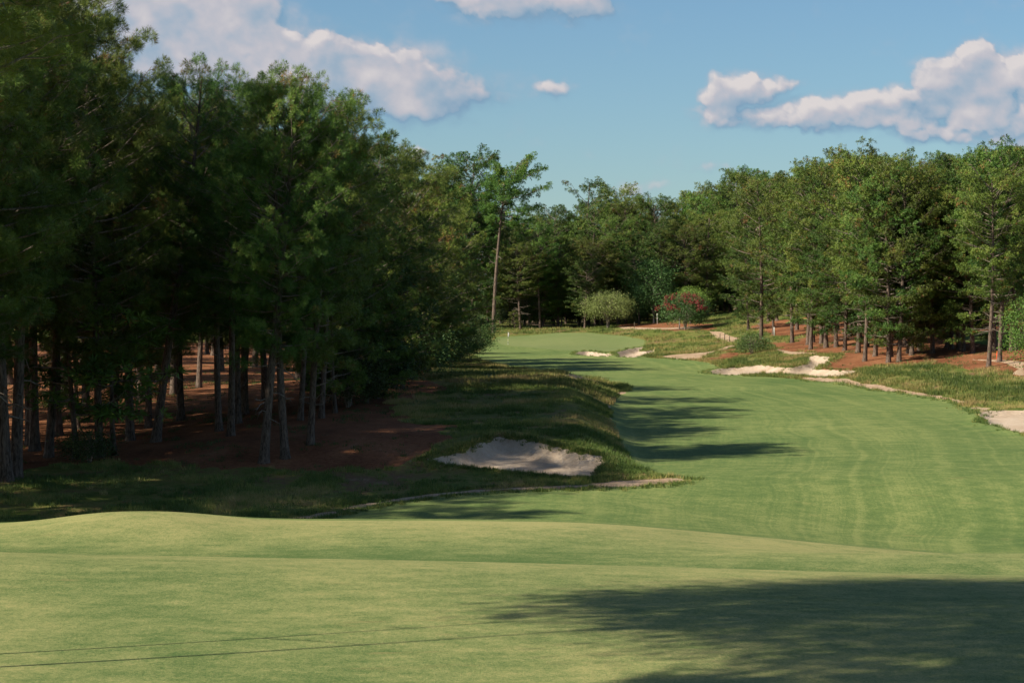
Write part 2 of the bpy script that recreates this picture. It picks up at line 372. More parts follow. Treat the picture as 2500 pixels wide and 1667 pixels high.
class MB:
    """collects quads/tris of simple solids"""
    def __init__(s): s.v = []; s.f = []
    def tube(s, pts, rad, n=6, cap=True):
        pts = [np.asarray(p, float) for p in pts]; b = len(s.v)
        for i, p in enumerate(pts):
            t = pts[min(i+1, len(pts)-1)]-pts[max(i-1, 0)]; t = t/(np.linalg.norm(t)+1e-9)
            a = np.cross(t, (0, 0, 1) if abs(t[2]) < .9 else (1, 0, 0)); a /= np.linalg.norm(a)+1e-9
            c = np.cross(t, a)
            for k in range(n):
                w = 2*math.pi*k/n; s.v.append(tuple(p+rad[i]*(a*math.cos(w)+c*math.sin(w))))
        for i in range(len(pts)-1):
            for k in range(n):
                s.f.append((b+i*n+k, b+i*n+(k+1) % n, b+(i+1)*n+(k+1) % n, b+(i+1)*n+k))
        if cap:
            s.f.append(tuple(b+k for k in range(n))[::-1]); e = b+(len(pts)-1)*n
            s.f.append(tuple(e+k for k in range(n)))
    def box(s, lo, hi):
        b = len(s.v); x0, y0, z0 = lo; x1, y1, z1 = hi
        s.v += [(x0, y0, z0), (x1, y0, z0), (x1, y1, z0), (x0, y1, z0), (x0, y0, z1), (x1, y0, z1), (x1, y1, z1), (x0, y1, z1)]
        s.f += [(b, b+3, b+2, b+1), (b+4, b+5, b+6, b+7), (b, b+1, b+5, b+4), (b+1, b+2, b+6, b+5), (b+2, b+3, b+7, b+6), (b+3, b, b+4, b+7)]
    def mesh(s, name, mat, smooth=False):
        me = bpy.data.meshes.new(name); me.from_pydata([tuple(map(float, v)) for v in s.v], [], s.f)
        if smooth: me.polygons.foreach_set('use_smooth', [True]*len(me.polygons))
        me.materials.append(mat); me.update(); return me

# ------------------------------------------------------------------ ground: one sheet cut along the region outlines
def axis(segs):
    out = []
    for a, b, st in segs: out += list(np.arange(a, b, st))
    return np.array(out+[segs[-1][1]])
gx = axis([(-1500, -300, 100), (-300, -100, 10), (-100, -50, 2), (-50, 62, .45), (62, 100, 1.2), (100, 300, 10), (300, 1500, 100)])
gy = axis([(-400, -40, 40), (-40, 44, 4), (44, 72, 1.0), (72, 160, .5), (160, 260, .7), (260, 350, 1.0), (350, 480, 1.1), (480, 560, 5), (560, 900, 20), (900, 2000, 100)])
GX, GY = np.meshgrid(gx, gy)
X = GX.ravel(); Y = GY.ravel(); Zg = zfull(X, Y)
edge = .38*fbm(X/1.1, Y/1.6, 3)
def sd(P, k=1.0): return sdf(P, X, Y)+k*edge
regs = [('bunker', sd(B_LEFT, 1.3), 'sand', 'large shaded waste bunker cut into the mound left of the fairway'),
        ('bunker', sd(B_GREEN1, .8), 'sand', 'narrow sunlit bunker under the front lip of the green'),
        ('bunker', sd(B_GREEN2, .8), 'sand', 'sunlit bunker with a high back face at the right front of the green'),
        ('bunker', sd(B_RIGHT, 1.3), 'sand', 'wide white sand bunker below the pines on the right bank'),
        ('bunker', sd(B_RLOW, 1.3), 'sand', 'flat sandy waste area at the right edge of the fairway'),
        ('path', np.minimum.reduce([sd(p, .6) for p in PATHS]), 'path', 'sandy walking paths winding behind and beside the green'),
        ('sand_edge', np.minimum.reduce([sd(p, 1.7)+(.3, .1, .5, .1, .55)[i] for i, p in enumerate(SAND)]), 'path', 'bare sandy margins where the mown turf ends'),
        ('putting_green', sd(GREEN, .1), 'green', 'smooth pale putting green around the flag'),
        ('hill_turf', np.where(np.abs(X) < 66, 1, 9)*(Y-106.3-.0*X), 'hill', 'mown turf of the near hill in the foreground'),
        ('fairway', sd(FAIR, .5), 'fairway', 'mown fairway turf rolling from the near hill to the green'),
        ('lawn', np.minimum.reduce([sd(p, .6) for p in LAWN]), 'lawn', 'bright lawn in front of the houses behind the right wood'),
        ('pine_straw', np.minimum.reduce([sd(p, 4.0) for p in STRAW])+3.2*fbm(X/3, Y/6, 3), 'straw', 'rusty pine straw under the trees')]
nx = len(gx)
i0 = (np.arange(len(gy)-1)[:, None]*nx+np.arange(nx-1)[None, :]).ravel()
tris = np.concatenate([np.stack([i0, i0+1, i0+nx+1], 1), np.stack([i0, i0+nx+1, i0+nx], 1)])
V = [np.stack([X, Y, Zg], 1)]; nv = len(X)
Sv = [r[1] for r in regs]           # per region field at vertices, extended as cuts add vertices
Sv = np.array(Sv)
xc_fair = np.interp(Y, [0, 105, 130, 160, 190, 230, 290, 340, 400, 460], [8, 14, 17.5, 21, 24, 24, 14, 8, 3, 0])
allP = [np.stack([X, Y, Zg, np.where(Y < 107, np.where(Y < 83.2-.02*X, .30*fbm(X/9, Y/7, 2)-.45*sstep(72, 83, Y), np.interp(Y+np.clip((X-2)*.5, 0, 9), [83, 91, 97, 105], [1.0, .7, 0, -.8])), X-xc_fair)], 1)]; base_n = nv  # on the hill: painted slope shading, dark behind first crest, light on both crests
region_meshes = {}
remaining = tris
Pts = allP[0]
def cut(tr, fld, Pts, Sv):
    """split triangles by field<0; returns inside, outside, grown Pts and fields"""
    f = fld[tr]; neg = (f < 0).sum(1)
    ins = [tr[neg == 3]]; outs = [tr[neg == 0]]
    mixed = tr[(neg == 1) | (neg == 2)]
    newP = []; newS = []; cache = {}; n0 = len(Pts); add_in = []; add_out = []
    def mid(a, b):
        k = (a, b) if a < b else (b, a)
        if k in cache: return cache[k]
        a, b = k; t = fld[a]/(fld[a]-fld[b]); t = min(max(t, .02), .98)
        newP.append(Pts[a]*(1-t)+Pts[b]*t); newS.append(Sv[:, a]*(1-t)+Sv[:, b]*t)
        cache[k] = n0+len(newP)-1; return cache[k]
    for a, b, c in mixed.tolist():
        s = [fld[a] < 0, fld[b] < 0, fld[c] < 0]; v = [a, b, c]
        k = s.index(True) if sum(s) == 1 else s.index(False)
        p, q, r = v[k], v[(k+1) % 3], v[(k+2) % 3]
        pq = mid(p, q); pr = mid(p, r)
        one = [(p, pq, pr)]; two = [(pq, q, r), (pq, r, pr)]
        if sum(s) == 1: add_in += one; add_out += two
        else: add_in += two; add_out += one
    if newP:
        Pts = np.vstack([Pts, np.array(newP)]); Sv = np.hstack([Sv, np.array(newS).T])
    if add_in: ins.append(np.array(add_in)); outs.append(np.array(add_out))
    return np.vstack(ins), np.vstack(outs), Pts, Sv
def ground_obj(name, tr, mat, **props):
    used, inv = np.unique(tr, return_inverse=True)
    me = mesh_np(name, Pts[used][:, :3], inv.reshape(-1, 3), 3, mat, Pts[used][:, 3], True, 'across')
    return ob(name, me, kind='structure', **props)
cuts = []
for ri, (nm, _, mt, lab) in enumerate(regs):
    inside, remaining, Pts, Sv = cut(remaining, Sv[ri], Pts, Sv)
    if len(inside): cuts.append((nm, inside, mt, lab))
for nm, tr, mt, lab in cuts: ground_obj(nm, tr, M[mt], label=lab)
ROUGH = remaining
ground_obj('ground', remaining, M['rough'], label='rough grassy ground around the fairway and under the trees')
regtri = {}
for nm, tr, mt, lab in cuts: regtri.setdefault(nm, []).append(tr)
regtri['rough'] = [remaining]

# ------------------------------------------------------------------ grasses
def scatter(trs, n, box, weight=None):
    tr = np.vstack(trs); A = Pts[tr[:, 0], :3]; B = Pts[tr[:, 1], :3]; C = Pts[tr[:, 2], :3]
    ctr = (A+B+C)/3
    m = (ctr[:, 0] > box[0]) & (ctr[:, 0] < box[1]) & (ctr[:, 1] > box[2]) & (ctr[:, 1] < box[3]) & (np.abs(ctr[:, 0]) < ctr[:, 1]*.225+4)
    A, B, C, ctr = A[m], B[m], C[m], ctr[m]
    ar = .5*np.linalg.norm(np.cross(B-A, C-A), axis=1)
    w = ar*(weight(ctr[:, 0], ctr[:, 1]) if weight else 1.0)
    w = np.maximum(w, 0); i = rng.choice(len(A), n, p=w/w.sum())
    r1 = np.sqrt(rng.random(n))[:, None]; r2 = rng.random(n)[:, None]
    return A[i]*(1-r1)+B[i]*r1*(1-r2)+C[i]*r1*r2
def blades(Cn, k, h, w, spread, tint_c, splay=.5):
    n = len(Cn); h = np.broadcast_to(np.asarray(h, float), (n,))
    c = np.repeat(Cn, k, 0); hh = np.repeat(h, k)*rng.uniform(.6, 1.1, n*k)
    sp = np.repeat(np.broadcast_to(np.asarray(spread, float), (n,)), k)
    a = rng.uniform(0, 2*np.pi, n*k); r = sp*np.sqrt(rng.random(n*k))
    base = c+np.stack([np.cos(a)*r, np.sin(a)*r, -.03*np.ones(n*k)], 1)
    ln = splay*rng.random(n*k)
    a2 = a+rng.normal(0, .6, n*k)
    tip = base+np.stack([np.cos(a2)*ln*hh, np.sin(a2)*ln*hh, hh*np.sqrt(1-np.clip(ln, 0, .9)**2)], 1)
    wa = rng.uniform(0, np.pi, n*k); wv = np.stack([np.cos(wa), np.sin(wa), 0*wa], 1)*(w*.5)
    Vv = np.stack([base-wv, base+wv, tip], 1).reshape(-1, 3)
    t = np.clip(np.repeat(tint_c, k)+rng.normal(0, .09, n*k), 0, 1)
    return Vv, np.arange(len(Vv)).reshape(-1, 3), np.repeat(t, 3)
def grass_obj(name, Cn, k, h, w, spread, tint, mat, splay=.5, **props):
    Vv, Ff, t = blades(Cn, k, h, w, spread, tint, splay)
    return ob(name, mesh_np(name, Vv, Ff, 3, M[mat], t), **props)
def clump(x, y): return np.clip(fbm(x/2.4, y/3.5, 3)*2.2+.55, 0.02, 1.6)
Pn = scatter(regtri['rough'], 15000, (-32, 45, 116, 215), lambda x, y: clump(x, y))
grass_obj('rough_grass', Pn, 16, rng.uniform(.12, .42, len(Pn)), .035, .22, np.clip(.30+1.1*fbm(Pn[:, 0]/4, Pn[:, 1]/6, 2)+rng.normal(0, .16, len(Pn)), 0, 1), 'grass', .7,
          kind='stuff', category='grass', label='short green grass growing over the shaded rough left of the fairway')
Pn = scatter(regtri['rough'], 22000, (-40, 75, 215, 350), lambda x, y: clump(x, y))
grass_obj('rough_grass', Pn, 10, rng.uniform(.2, .55, len(Pn)), .06, .34, np.clip(.45+.9*fbm(Pn[:, 0]/5, Pn[:, 1]/7, 2)+rng.normal(0, .16, len(Pn)), 0, 1), 'grass', .6,
          kind='stuff', category='grass', label='golden green wiregrass covering the bank beyond the bunkers')
Pn = scatter(regtri['rough'], 12000, (-45, 60, 350, 475), lambda x, y: clump(x, y))
grass_obj('rough_grass', Pn, 8, rng.uniform(.25, .6, len(Pn)), .08, .45, np.clip(.35+.9*fbm(Pn[:, 0]/6, Pn[:, 1]/8, 2)+rng.normal(0, .12, len(Pn)), 0, 1), 'grass', .6,
          kind='stuff', category='grass', label='tall grass growing around the back and sides of the green')
Pn = scatter(regtri['pine_straw'], 3500, (-60, 60, 116, 330), lambda x, y: np.clip(fbm(x/3, y/4, 2)*3-.35, .01, 2))
grass_obj('sparse_grass', Pn, 12, rng.uniform(.1, .35, len(Pn)), .04, .25, np.clip(rng.normal(.45, .2, len(Pn)), 0, 1), 'grass_dark', .7,
          kind='stuff', category='grass', label='sparse weeds and grass poking through the pine straw')
Pn = scatter(regtri['pine_straw'], 26000, (-60, 75, 116, 340), None)
grass_obj('fallen_needles', Pn, 5, rng.uniform(.03, .09, len(Pn)), .05, .3, np.clip(rng.normal(.85, .1, len(Pn)), 0, 1), 'straw', .9,
          kind='stuff', category='pine straw', label='loose fallen pine needles lying in drifts under the trees')
def edge_pts(P, n, off, jit):
    P = np.asarray(P); Q2 = np.roll(P, -1, 0); ln = np.linalg.norm(Q2-P, axis=1); i = rng.choice(len(P), n, p=ln/ln.sum())
    t = rng.random(n)[:, None]; e = (Q2-P)[i]/ln[i][:, None]
    p = P[i]*(1-t)+Q2[i]*t+rng.normal(0, jit, (n, 2))
    nrm = np.stack([e[:, 1], -e[:, 0]], 1); 
    area = np.sum(P[:, 0]*Q2[:, 1]-Q2[:, 0]*P[:, 1])
    p = p+nrm*off*np.sign(area)
    return np.column_stack([p, zfull(p[:, 0], p[:, 1])])
lips = np.vstack([edge_pts(B_LEFT, 800, .25, .25), edge_pts(B_GREEN1, 200, .3, .25), edge_pts(B_GREEN2, 260, .3, .25), edge_pts(B_RIGHT, 500, .4, .4), edge_pts(SAND[0], 500, .35, .35), edge_pts(SAND[1], 250, .3, .35), edge_pts(SAND[2], 700, .35, .3), edge_pts(B_RLOW, 120, .3, .3)])
grass_obj('bunker_fringe', lips, 14, rng.uniform(.12, .38, len(lips)), .045, .2, np.clip(rng.normal(.35, .2, len(lips)), 0, 1), 'grass', .8,
          kind='stuff', category='grass', label='ragged grass fringing the bunkers and the sandy margins')

M['turf_blade'] = mat_needles('turf_blades', [(0, (.08, .135, .032)), (.5, (.17, .20, .062)), (1, (.33, .30, .11))])
Pn = scatter(regtri['hill_turf'], 60000, (-26, 26, 50, 107), lambda x, y: .4+clump(x/2, y/2))
grass_obj('turf_grass', Pn, 4, rng.uniform(.015, .05, len(Pn)), .018, .10, np.clip(.5+.9*fbm(Pn[:, 0]/2, Pn[:, 1]/3, 2)+rng.normal(0, .15, len(Pn)), 0, 1), 'turf_blade', .8,
          kind='stuff', category='grass', label='short mown grass blades of the near hill')
# individual tussocks
def tussock(u, v, h, lab, tint=.7, k=70, mat='grass', grp='tussocks standing alone'):
    x, y = ray(u, v, 112); c = np.array([[0, 0, 0.]])
    Vv, Ff, t = blades(c, k, h, .03, h*.3, np.array([tint]), .75)
    o = ob('grass_tussock', mesh_np('grass_tussock', Vv, Ff, 3, M[mat], t), label=lab, category='grass clump', group=grp)
    o.location = (x, y, zp(x, y))
tussock(541, 1160, .85, 'tall pale tussock with upright seed stalks near the foot of the near hill', .85)
tussock(556, 1164, .6, 'green leafy clump beside the tall pale tussock near the foot of the hill', .2, 110)
tussock(1258, 1093, .55, 'small dark weed growing out of the front edge of the shaded bunker', .05, 60, 'grass_dark')
for u, v, lab in ((Z5([(165, 1056)])[0]+('leftmost brown tussock along the front of the wide white bunker',)),
                  (Z5([(213, 1060)])[0]+('small brown tussock second from the left in front of the wide white bunker',)),
                  (Z5([(355, 1060)])[0]+('low tussock in the middle of the row in front of the wide white bunker',)),
                  (Z5([(410, 1052)])[0]+('taller tussock right of the middle in front of the wide white bunker',)),
                  (Z5([(680, 1078)])[0]+('straw coloured tussock at the right end of the wide white bunker',)),
                  (Z5([(1545, 935)])[0]+('tall grass tussock under the pines at the top of the right bank',))):
    tussock(u, v, .6, lab, .65, 90)

# ------------------------------------------------------------------ trees
def needle_bursts(Cn, Ax, k, ln, w, droop, tint, Nr):
    """k thin needles radiating from every tuft centre round its axis"""
    n = len(Cn); c = np.repeat(Cn, k, 0); a = np.repeat(Ax, k, 0)
    d = rng.normal(0, 1, (n*k, 3)); d /= np.linalg.norm(d, axis=1)[:, None]
    d = d*1.0+a*.75; d[:, 2] -= droop; d /= np.linalg.norm(d, axis=1)[:, None]
    l = ln*rng.uniform(.65, 1.1, n*k)[:, None]
    s = c+d*l*.12; tip = c+d*l; tip[:, 2] -= .12*l[:, 0]*rng.random(n*k)
    r = np.repeat(Nr, k, 0)+rng.normal(0, .32, (n*k, 3)); wv = np.cross(d, r); wv /= np.linalg.norm(wv, axis=1)[:, None]+1e-9
    md = s*.45+tip*.55
    Vv = np.stack([s, md+wv*w*.5, tip, md-wv*w*.5], 1).reshape(-1, 3)
    t = np.clip(np.repeat(tint, k)+rng.normal(0, .08, n*k), 0, 1)
    return Vv, np.arange(len(Vv)).reshape(-1, 4), np.repeat(t, 4)

def pine(name, seed, H=25., cb=.4, Rm=4.2, r0=.32, nprim=46, nsec=6, tuft_k=20, tlen=.34, tw=.03, per=3, peak=.35, bend=.5, dead=6, gaps=.0, side=0.0, puff=.26):
    rs = np.random.default_rng(seed)
    tz = np.linspace(-.4, H*.98, 16)
    ph = rs.uniform(0, 6.28)
    bx = bend*np.sin(tz/H*2.6+ph)-bend*math.sin(ph); by = bend*.7*np.cos(tz/H*2.2+ph)-bend*.7*math.cos(ph)
    def tp(z): return np.array([np.interp(z, tz, bx), np.interp(z, tz, by), z])
    def tr(z): return max(.03, r0*(1-.82*(max(z, 0)/H)**1.15)+.45*r0*math.exp(-max(z, 0)/.5))
    tb = MB(); tb.tube([tp(z) for z in tz[:1]]+[tp(.0), tp(.35)]+[tp(z) for z in tz[1:]], [tr(z) for z in tz[:1]]+[tr(0), tr(.35)]+[tr(z) for z in tz[1:]], 9)
    bb = MB(); C = []; A = []; T = []; NR = []
    for i in range(nprim):
        q = (i+rs.random())/nprim
        h = H*(cb+(.935-cb)*q**.9)
        az = i*2.399+rs.normal(0, .5)
        if rs.random() < gaps: continue
        prof = (math.sin(math.pi*min(1, (q/peak)*.5)) if q < peak else math.cos((q-peak)/(1-peak)*math.pi*.5)**.4)
        ln = max(.9, Rm*(.42+.58*prof)*rs.uniform(.62, 1.15))*(1+side*math.cos(az))
        up = R(rs.uniform(-8, 18)+42*q**1.6)
        o = tp(h); dh = np.array([math.cos(az), math.sin(az), 0])
        curl = rs.uniform(.02, .16)*ln; wob = rs.normal(0, .12, 2)*ln
        pr = np.cross(dh, (0, 0, 1))
        def bp(s): return o+dh*ln*math.cos(up)*s+np.array([0, 0, 1])*(ln*math.sin(up)*s+curl*(s*s-.35*math.sin(s*3.1)))+pr*wob[0]*math.sin(s*2.8)
        ss = np.linspace(0, 1, 6); rb = min(.075, .018+.013*ln)*(1.15-.4*q)
        bb.tube([bp(s) for s in ss], [rb*(1-.75*s) for s in ss], 4, False)
        tbase = rs.beta(2, 2.2)*.75+rs.normal(0, .05)
        m = max(2, int(nsec*(.5+ln/Rm*.6)))
        for j in range(m):
            s0 = .26+.74*((j+rs.random())/m)**.85
            p0 = bp(min(s0, 1)); sgn = 1 if j % 2 else -1
            a2 = az+sgn*R(rs.uniform(20, 75))*(1.1-s0*.6)
            l2 = ln*rs.uniform(.16, .34)*(1.25-.5*s0)+.25
            d2 = np.array([math.cos(a2), math.sin(a2), rs.uniform(.0, .6)]); d2 /= np.linalg.norm(d2)
            e = p0+d2*l2; mid = p0+d2*l2*.5+np.array([0, 0, -.05*l2])
            bb.tube([p0, mid, e], [rb*.4, rb*.28, rb*.12], 3, False)
            tj = rs.normal(0, .14)
            for k in range(per):
                if k < per-1:
                    o_ = rs.normal(0, 1, 3); o_ /= np.linalg.norm(o_); c = e+o_*puff*rs.uniform(.55, 1.1)*np.array([1.15, 1.15, .8])
                else: c = p0*.5+e*.5+rs.normal(0, .12, 3)
                nr_ = (c-e)/puff*.75+np.array([c[0], c[1], 0])/(math.hypot(c[0], c[1])+.3)*.75+np.array([0, 0, .25+.5*q]); NR.append(nr_/np.linalg.norm(nr_))
                C.append(c); ax = (c-e)*1.6+d2*.25+np.array([0, 0, .5])+rs.normal(0, .2, 3); A.append(ax/np.linalg.norm(ax))
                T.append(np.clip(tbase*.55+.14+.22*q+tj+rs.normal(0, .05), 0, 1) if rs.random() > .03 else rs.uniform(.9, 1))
    # leader
    for k in range(14):
        c = tp(H*.98)+rs.normal(0, .45, 3)*np.array([1, 1, .8]); C.append(c); A.append(np.array([0, 0, 1.])); T.append(.55); n_ = np.array([c[0]*.8, c[1]*.8, .8]); NR.append(n_/np.linalg.norm(n_))
    for i in range(dead):
        h = H*cb*rs.uniform(.5, 1.25); az = rs.uniform(0, 6.28); ln = rs.uniform(.8, 4.2 if dead > 20 else 2.6); o = tp(h)
        dh = np.array([math.cos(az), math.sin(az), rs.uniform(-.25, .35)])
        p1 = o+dh*ln*.5+rs.normal(0, .1, 3); p2 = o+dh*ln+rs.normal(0, .2, 3)+np.array([0, 0, rs.uniform(-.4, .4)])
        bb.tube([o, p1, p2], [.05, .035, .012], 4, False)
        for k in range(3):
            q0 = p1*(1-k/3)+p2*k/3; e = q0+rs.normal(0, .4, 3)*ln*.35+dh*.2
            bb.tube([q0, e], [.018, .006], 3, False)
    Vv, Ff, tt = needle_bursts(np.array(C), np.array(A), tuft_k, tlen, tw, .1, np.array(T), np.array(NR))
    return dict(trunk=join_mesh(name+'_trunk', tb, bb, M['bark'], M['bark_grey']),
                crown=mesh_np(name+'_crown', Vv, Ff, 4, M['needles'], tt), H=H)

def broadleaf(name, seed, H, Rx, zlo, stems, leafmat, nl, ls, r0=.12, flowers=0, barkmat='bark_grey', flat=1.0, lump=.35):
    rs = np.random.default_rng(seed)
    tb = MB(); bb = MB(); C = []; FC = []
    zc = (zlo+H)/2; rz = (H-zlo)/2
    def surf(az, el):
        k = 1+lump*(math.sin(az*3+seed)*.4+math.sin(az*5+el*4+seed*2)*.3+math.sin(el*7+az*2)*.3)
        return np.array([math.cos(az)*math.cos(el)*Rx*k, math.sin(az)*math.cos(el)*Rx*k, zc+math.sin(el)*rz*(k if el < 0 else .5+.5*k)])
    nb = 26*max(1, stems)//max(1, stems)
    for s in range(stems):
        a = 6.28*s/stems+rs.random(); f = np.array([math.cos(a), math.sin(a), 0])
        pts = [f*.06*(stems > 1)+np.array([0, 0, -.25]), f*.10*(stems > 1), f*(.25 if stems > 1 else 0.02)+np.array([0, 0, zlo*.9+.3]), f*Rx*.22*(stems > 1)+np.array([rs.normal(0, .1), 0, zc])]
        tb.tube(pts, [r0*1.25, r0*1.1, r0*.75, r0*.4], 6)
    for i in range(34):
        az = i*2.399+rs.normal(0, .3); el = rs.uniform(-.5, 1.4)
        p0 = np.array([math.cos(az)*.1, math.sin(az)*.1, zlo*.8+.4+rs.random()*(zc-zlo)*.8]); e = surf(az, el)*np.array([.88, .88, 1])
        md = p0*.5+e*.5+np.array([0, 0, .12*Rx])+rs.normal(0, .08*Rx, 3)
        bb.tube([p0, md, e], [r0*.42, r0*.25, r0*.06], 4, False)
        for k in range(4):
            f = .4+.15*k; q = p0*(1-f)+e*f; w = q+rs.normal(0, .22*Rx, 3); bb.tube([q, w], [r0*.15, r0*.04], 3, False)
    ncl = max(60, nl//26)
    cl = []
    for i in range(ncl):
        az = rs.uniform(0, 6.28); el = math.asin(rs.uniform(-.75, 1)); s = surf(az, el)
        k = rs.uniform(.45, 1.0)**.5
        c = np.array([s[0]*k, s[1]*k, zc+(s[2]-zc)*k*flat]); cl.append((c, el))
    Cc = np.array([c for c, _ in cl]); cr = .13*Rx+.18
    n = nl; idx = rs.integers(0, ncl, n)
    P = Cc[idx]+rs.normal(0, 1, (n, 3))*cr*np.array([1, 1, .6])
    P[:, 2] = np.maximum(P[:, 2], zlo*.5+.1)
    nrm = rs.normal(0, 1, (n, 3))+np.array([0, 0, .9]); nrm /= np.linalg.norm(nrm, axis=1)[:, None]
    t1 = np.cross(nrm, rs.normal(0, 1, (n, 3))); t1 /= np.linalg.norm(t1, axis=1)[:, None]; t2 = np.cross(nrm, t1)
    sz = ls*rs.uniform(.6, 1.2, n)[:, None]
    Vv = np.stack([P-t1*sz*.5, P+t2*sz*.28, P+t1*sz*.5, P-t2*sz*.28], 1).reshape(-1, 3)
    tc = rs.beta(2, 2, ncl)
    tint = np.repeat(np.clip(tc[idx]*.8+.1+rs.normal(0, .1, n), 0, 1), 4)
    d = dict(trunk=join_mesh(name+'_trunk', tb, bb, M[barkmat], M[barkmat]),
             crown=mesh_np(name+'_crown', Vv, np.arange(len(Vv)).reshape(-1, 4), 4, M[leafmat], tint), H=H)
    if flowers:
        fi = []
        while len(fi) < flowers:
            az = rs.uniform(0, 6.28); el = math.asin(rs.uniform(.05, 1)); s = surf(az, el)
            if math.sin(az*4+el*5)+rs.normal(0, .8) > .1: fi.append(s*np.array([1, 1, 1])*np.array([1.02, 1.02, 1]))
        fc = np.array(fi); k = 26; n = len(fc)*k
        P = np.repeat(fc, k, 0)+rs.normal(0, 1, (n, 3))*np.array([.17, .17, .2])
        nrm = rs.normal(0, 1, (n, 3)); nrm /= np.linalg.norm(nrm, axis=1)[:, None]
        t1 = np.cross(nrm, rs.normal(0, 1, (n, 3))); t1 /= np.linalg.norm(t1, axis=1)[:, None]; t2 = np.cross(nrm, t1)
        Vv = np.stack([P-t1*.08, P+t2*.07, P+t1*.08, P-t2*.07], 1).reshape(-1, 3)
        d['blossom'] = mesh_np(name+'_blossom', Vv, np.arange(len(Vv)).reshape(-1, 4), 4, M['flower'], np.repeat(rs.random(n), 4))
    return d

def plant(kind, spec, x, y, scale, rot, label, cat, group=None, lean=(0, 0), sx=1.0):
    root = bpy.data.objects.new(kind, None); COL.objects.link(root)
    root.empty_display_size = .5
    root.location = (x, y, zp(x, y)-.05); root.rotation_euler = (lean[1], lean[0], rot)
    if lean != (0, 0):
        root.rotation_mode = 'XYZ'
    root.scale = (scale*sx, scale*sx, scale)
    root['label'] = label; root['category'] = cat
    if group: root['group'] = group
    for part in ('trunk', 'crown', 'blossom'):
        if part in spec: ob(part, spec[part], root)
    return root

near = [pine('near_pine', 11, 25, .28, 5.4, .33, 74, 6, 34, .42, .021, 10, peak=.5, puff=.42),
        pine('near_pine', 12, 25, .38, 5.0, .30, 70, 6, 34, .42, .021, 10, peak=.6, puff=.42),
        pine('near_pine', 13, 25, .24, 5.8, .36, 76, 6, 34, .42, .021, 10, peak=.55, bend=.9, puff=.45),
        pine('near_pine', 14, 25, .42, 4.8, .28, 64, 6, 34, .42, .021, 10, peak=.6, bend=.7, dead=10, puff=.40),
        pine('near_pine', 15, 22, .22, 5.4, .27, 74, 6, 34, .42, .021, 10, peak=.5, bend=.5, puff=.42)]
huge = [pine('close_pine', 21, 25, .50, 4.6, .055, 48, 6, 60, .34, .013, 7, peak=.4, dead=8, puff=.36),
        pine('slim_pine', 22, 25, .52, 5.0, .065, 56, 6, 26, .40, .040, 9, peak=.45, dead=0, puff=.45)]
low = [pine('low_pine', 31, 18, .05, 5.2, .22, 58, 6, 26, .38, .036, 10, peak=.3, dead=0, puff=.45),
       pine('low_pine', 32, 18, .08, 5.8, .22, 60, 6, 26, .38, .036, 10, peak=.35, dead=0, bend=.8, puff=.45)]
far = [pine('far_pine', 41, 26, .22, 5.7, .30, 78, 6, 13, .42, .070, 10, peak=.55, dead=8, puff=.50),
       pine('far_pine', 42, 26, .15, 5.9, .30, 82, 6, 13, .42, .070, 10, peak=.5, dead=6, puff=.50),
       pine('far_pine', 43, 26, .30, 5.4, .28, 74, 6, 13, .42, .070, 10, peak=.65, bend=.9, dead=12, puff=.50),
       pine('far_pine', 44, 26, .12, 6.2, .32, 84, 6, 13, .42, .070, 10, peak=.45, dead=10, puff=.52),
       pine('far_pine', 45, 26, .36, 5.6, .30, 72, 6, 13, .42, .070, 10, peak=.65, bend=.7, dead=22, gaps=.06, puff=.50),
       pine('far_pine', 46, 26, .08, 6.0, .30, 84, 6, 13, .42, .070, 10, peak=.5, dead=4, puff=.50)]
open_p = pine('open_pine', 51, 26, .45, 5.0, .28, 24, 6, 14, .42, .07, 9, peak=.5, bend=.8, dead=14, gaps=.15, puff=.5)
lone_p = pine('lone_pine', 52, 29, .62, 5.2, .36, 50, 7, 15, .42, .07, 11, peak=.5, bend=.6, dead=6, side=.3, puff=.5)
bare_p = pine('bare_pine', 53, 26, .55, 4.2, .28, 34, 4, 1, .2, .01, 1, peak=.6, bend=.5, dead=10)
sap = pine('sapling_pine', 54, 6, .2, 1.4, .07, 22, 4, 16, .35, .05, 3, dead=0, bend=.2)

def height_to(u, y, vtop, x):
    return CAMZ-(vtop-V0)/F*y-zp(x, y)
def tree_at(kind, spec, u, vb, vtop, label, cat='pine tree', group=None, rot=None, lean_px=0, d=None, sx=1.0):
    if d is None: x, y = ray(u, vb, 112)
    else: x, y = (u-U0)/F*d, d
    h = height_to(u, y, vtop, x)
    lx = math.atan2(lean_px/F*y, h) if lean_px else 0
    s = h/(spec['H']*.995)
    return plant(kind, spec, x, y, s, rot if rot is not None else random.uniform(0, 6.28), label, cat, group, (lx, 0), sx if s > .75 else max(sx, min(1.35, .9/s)))

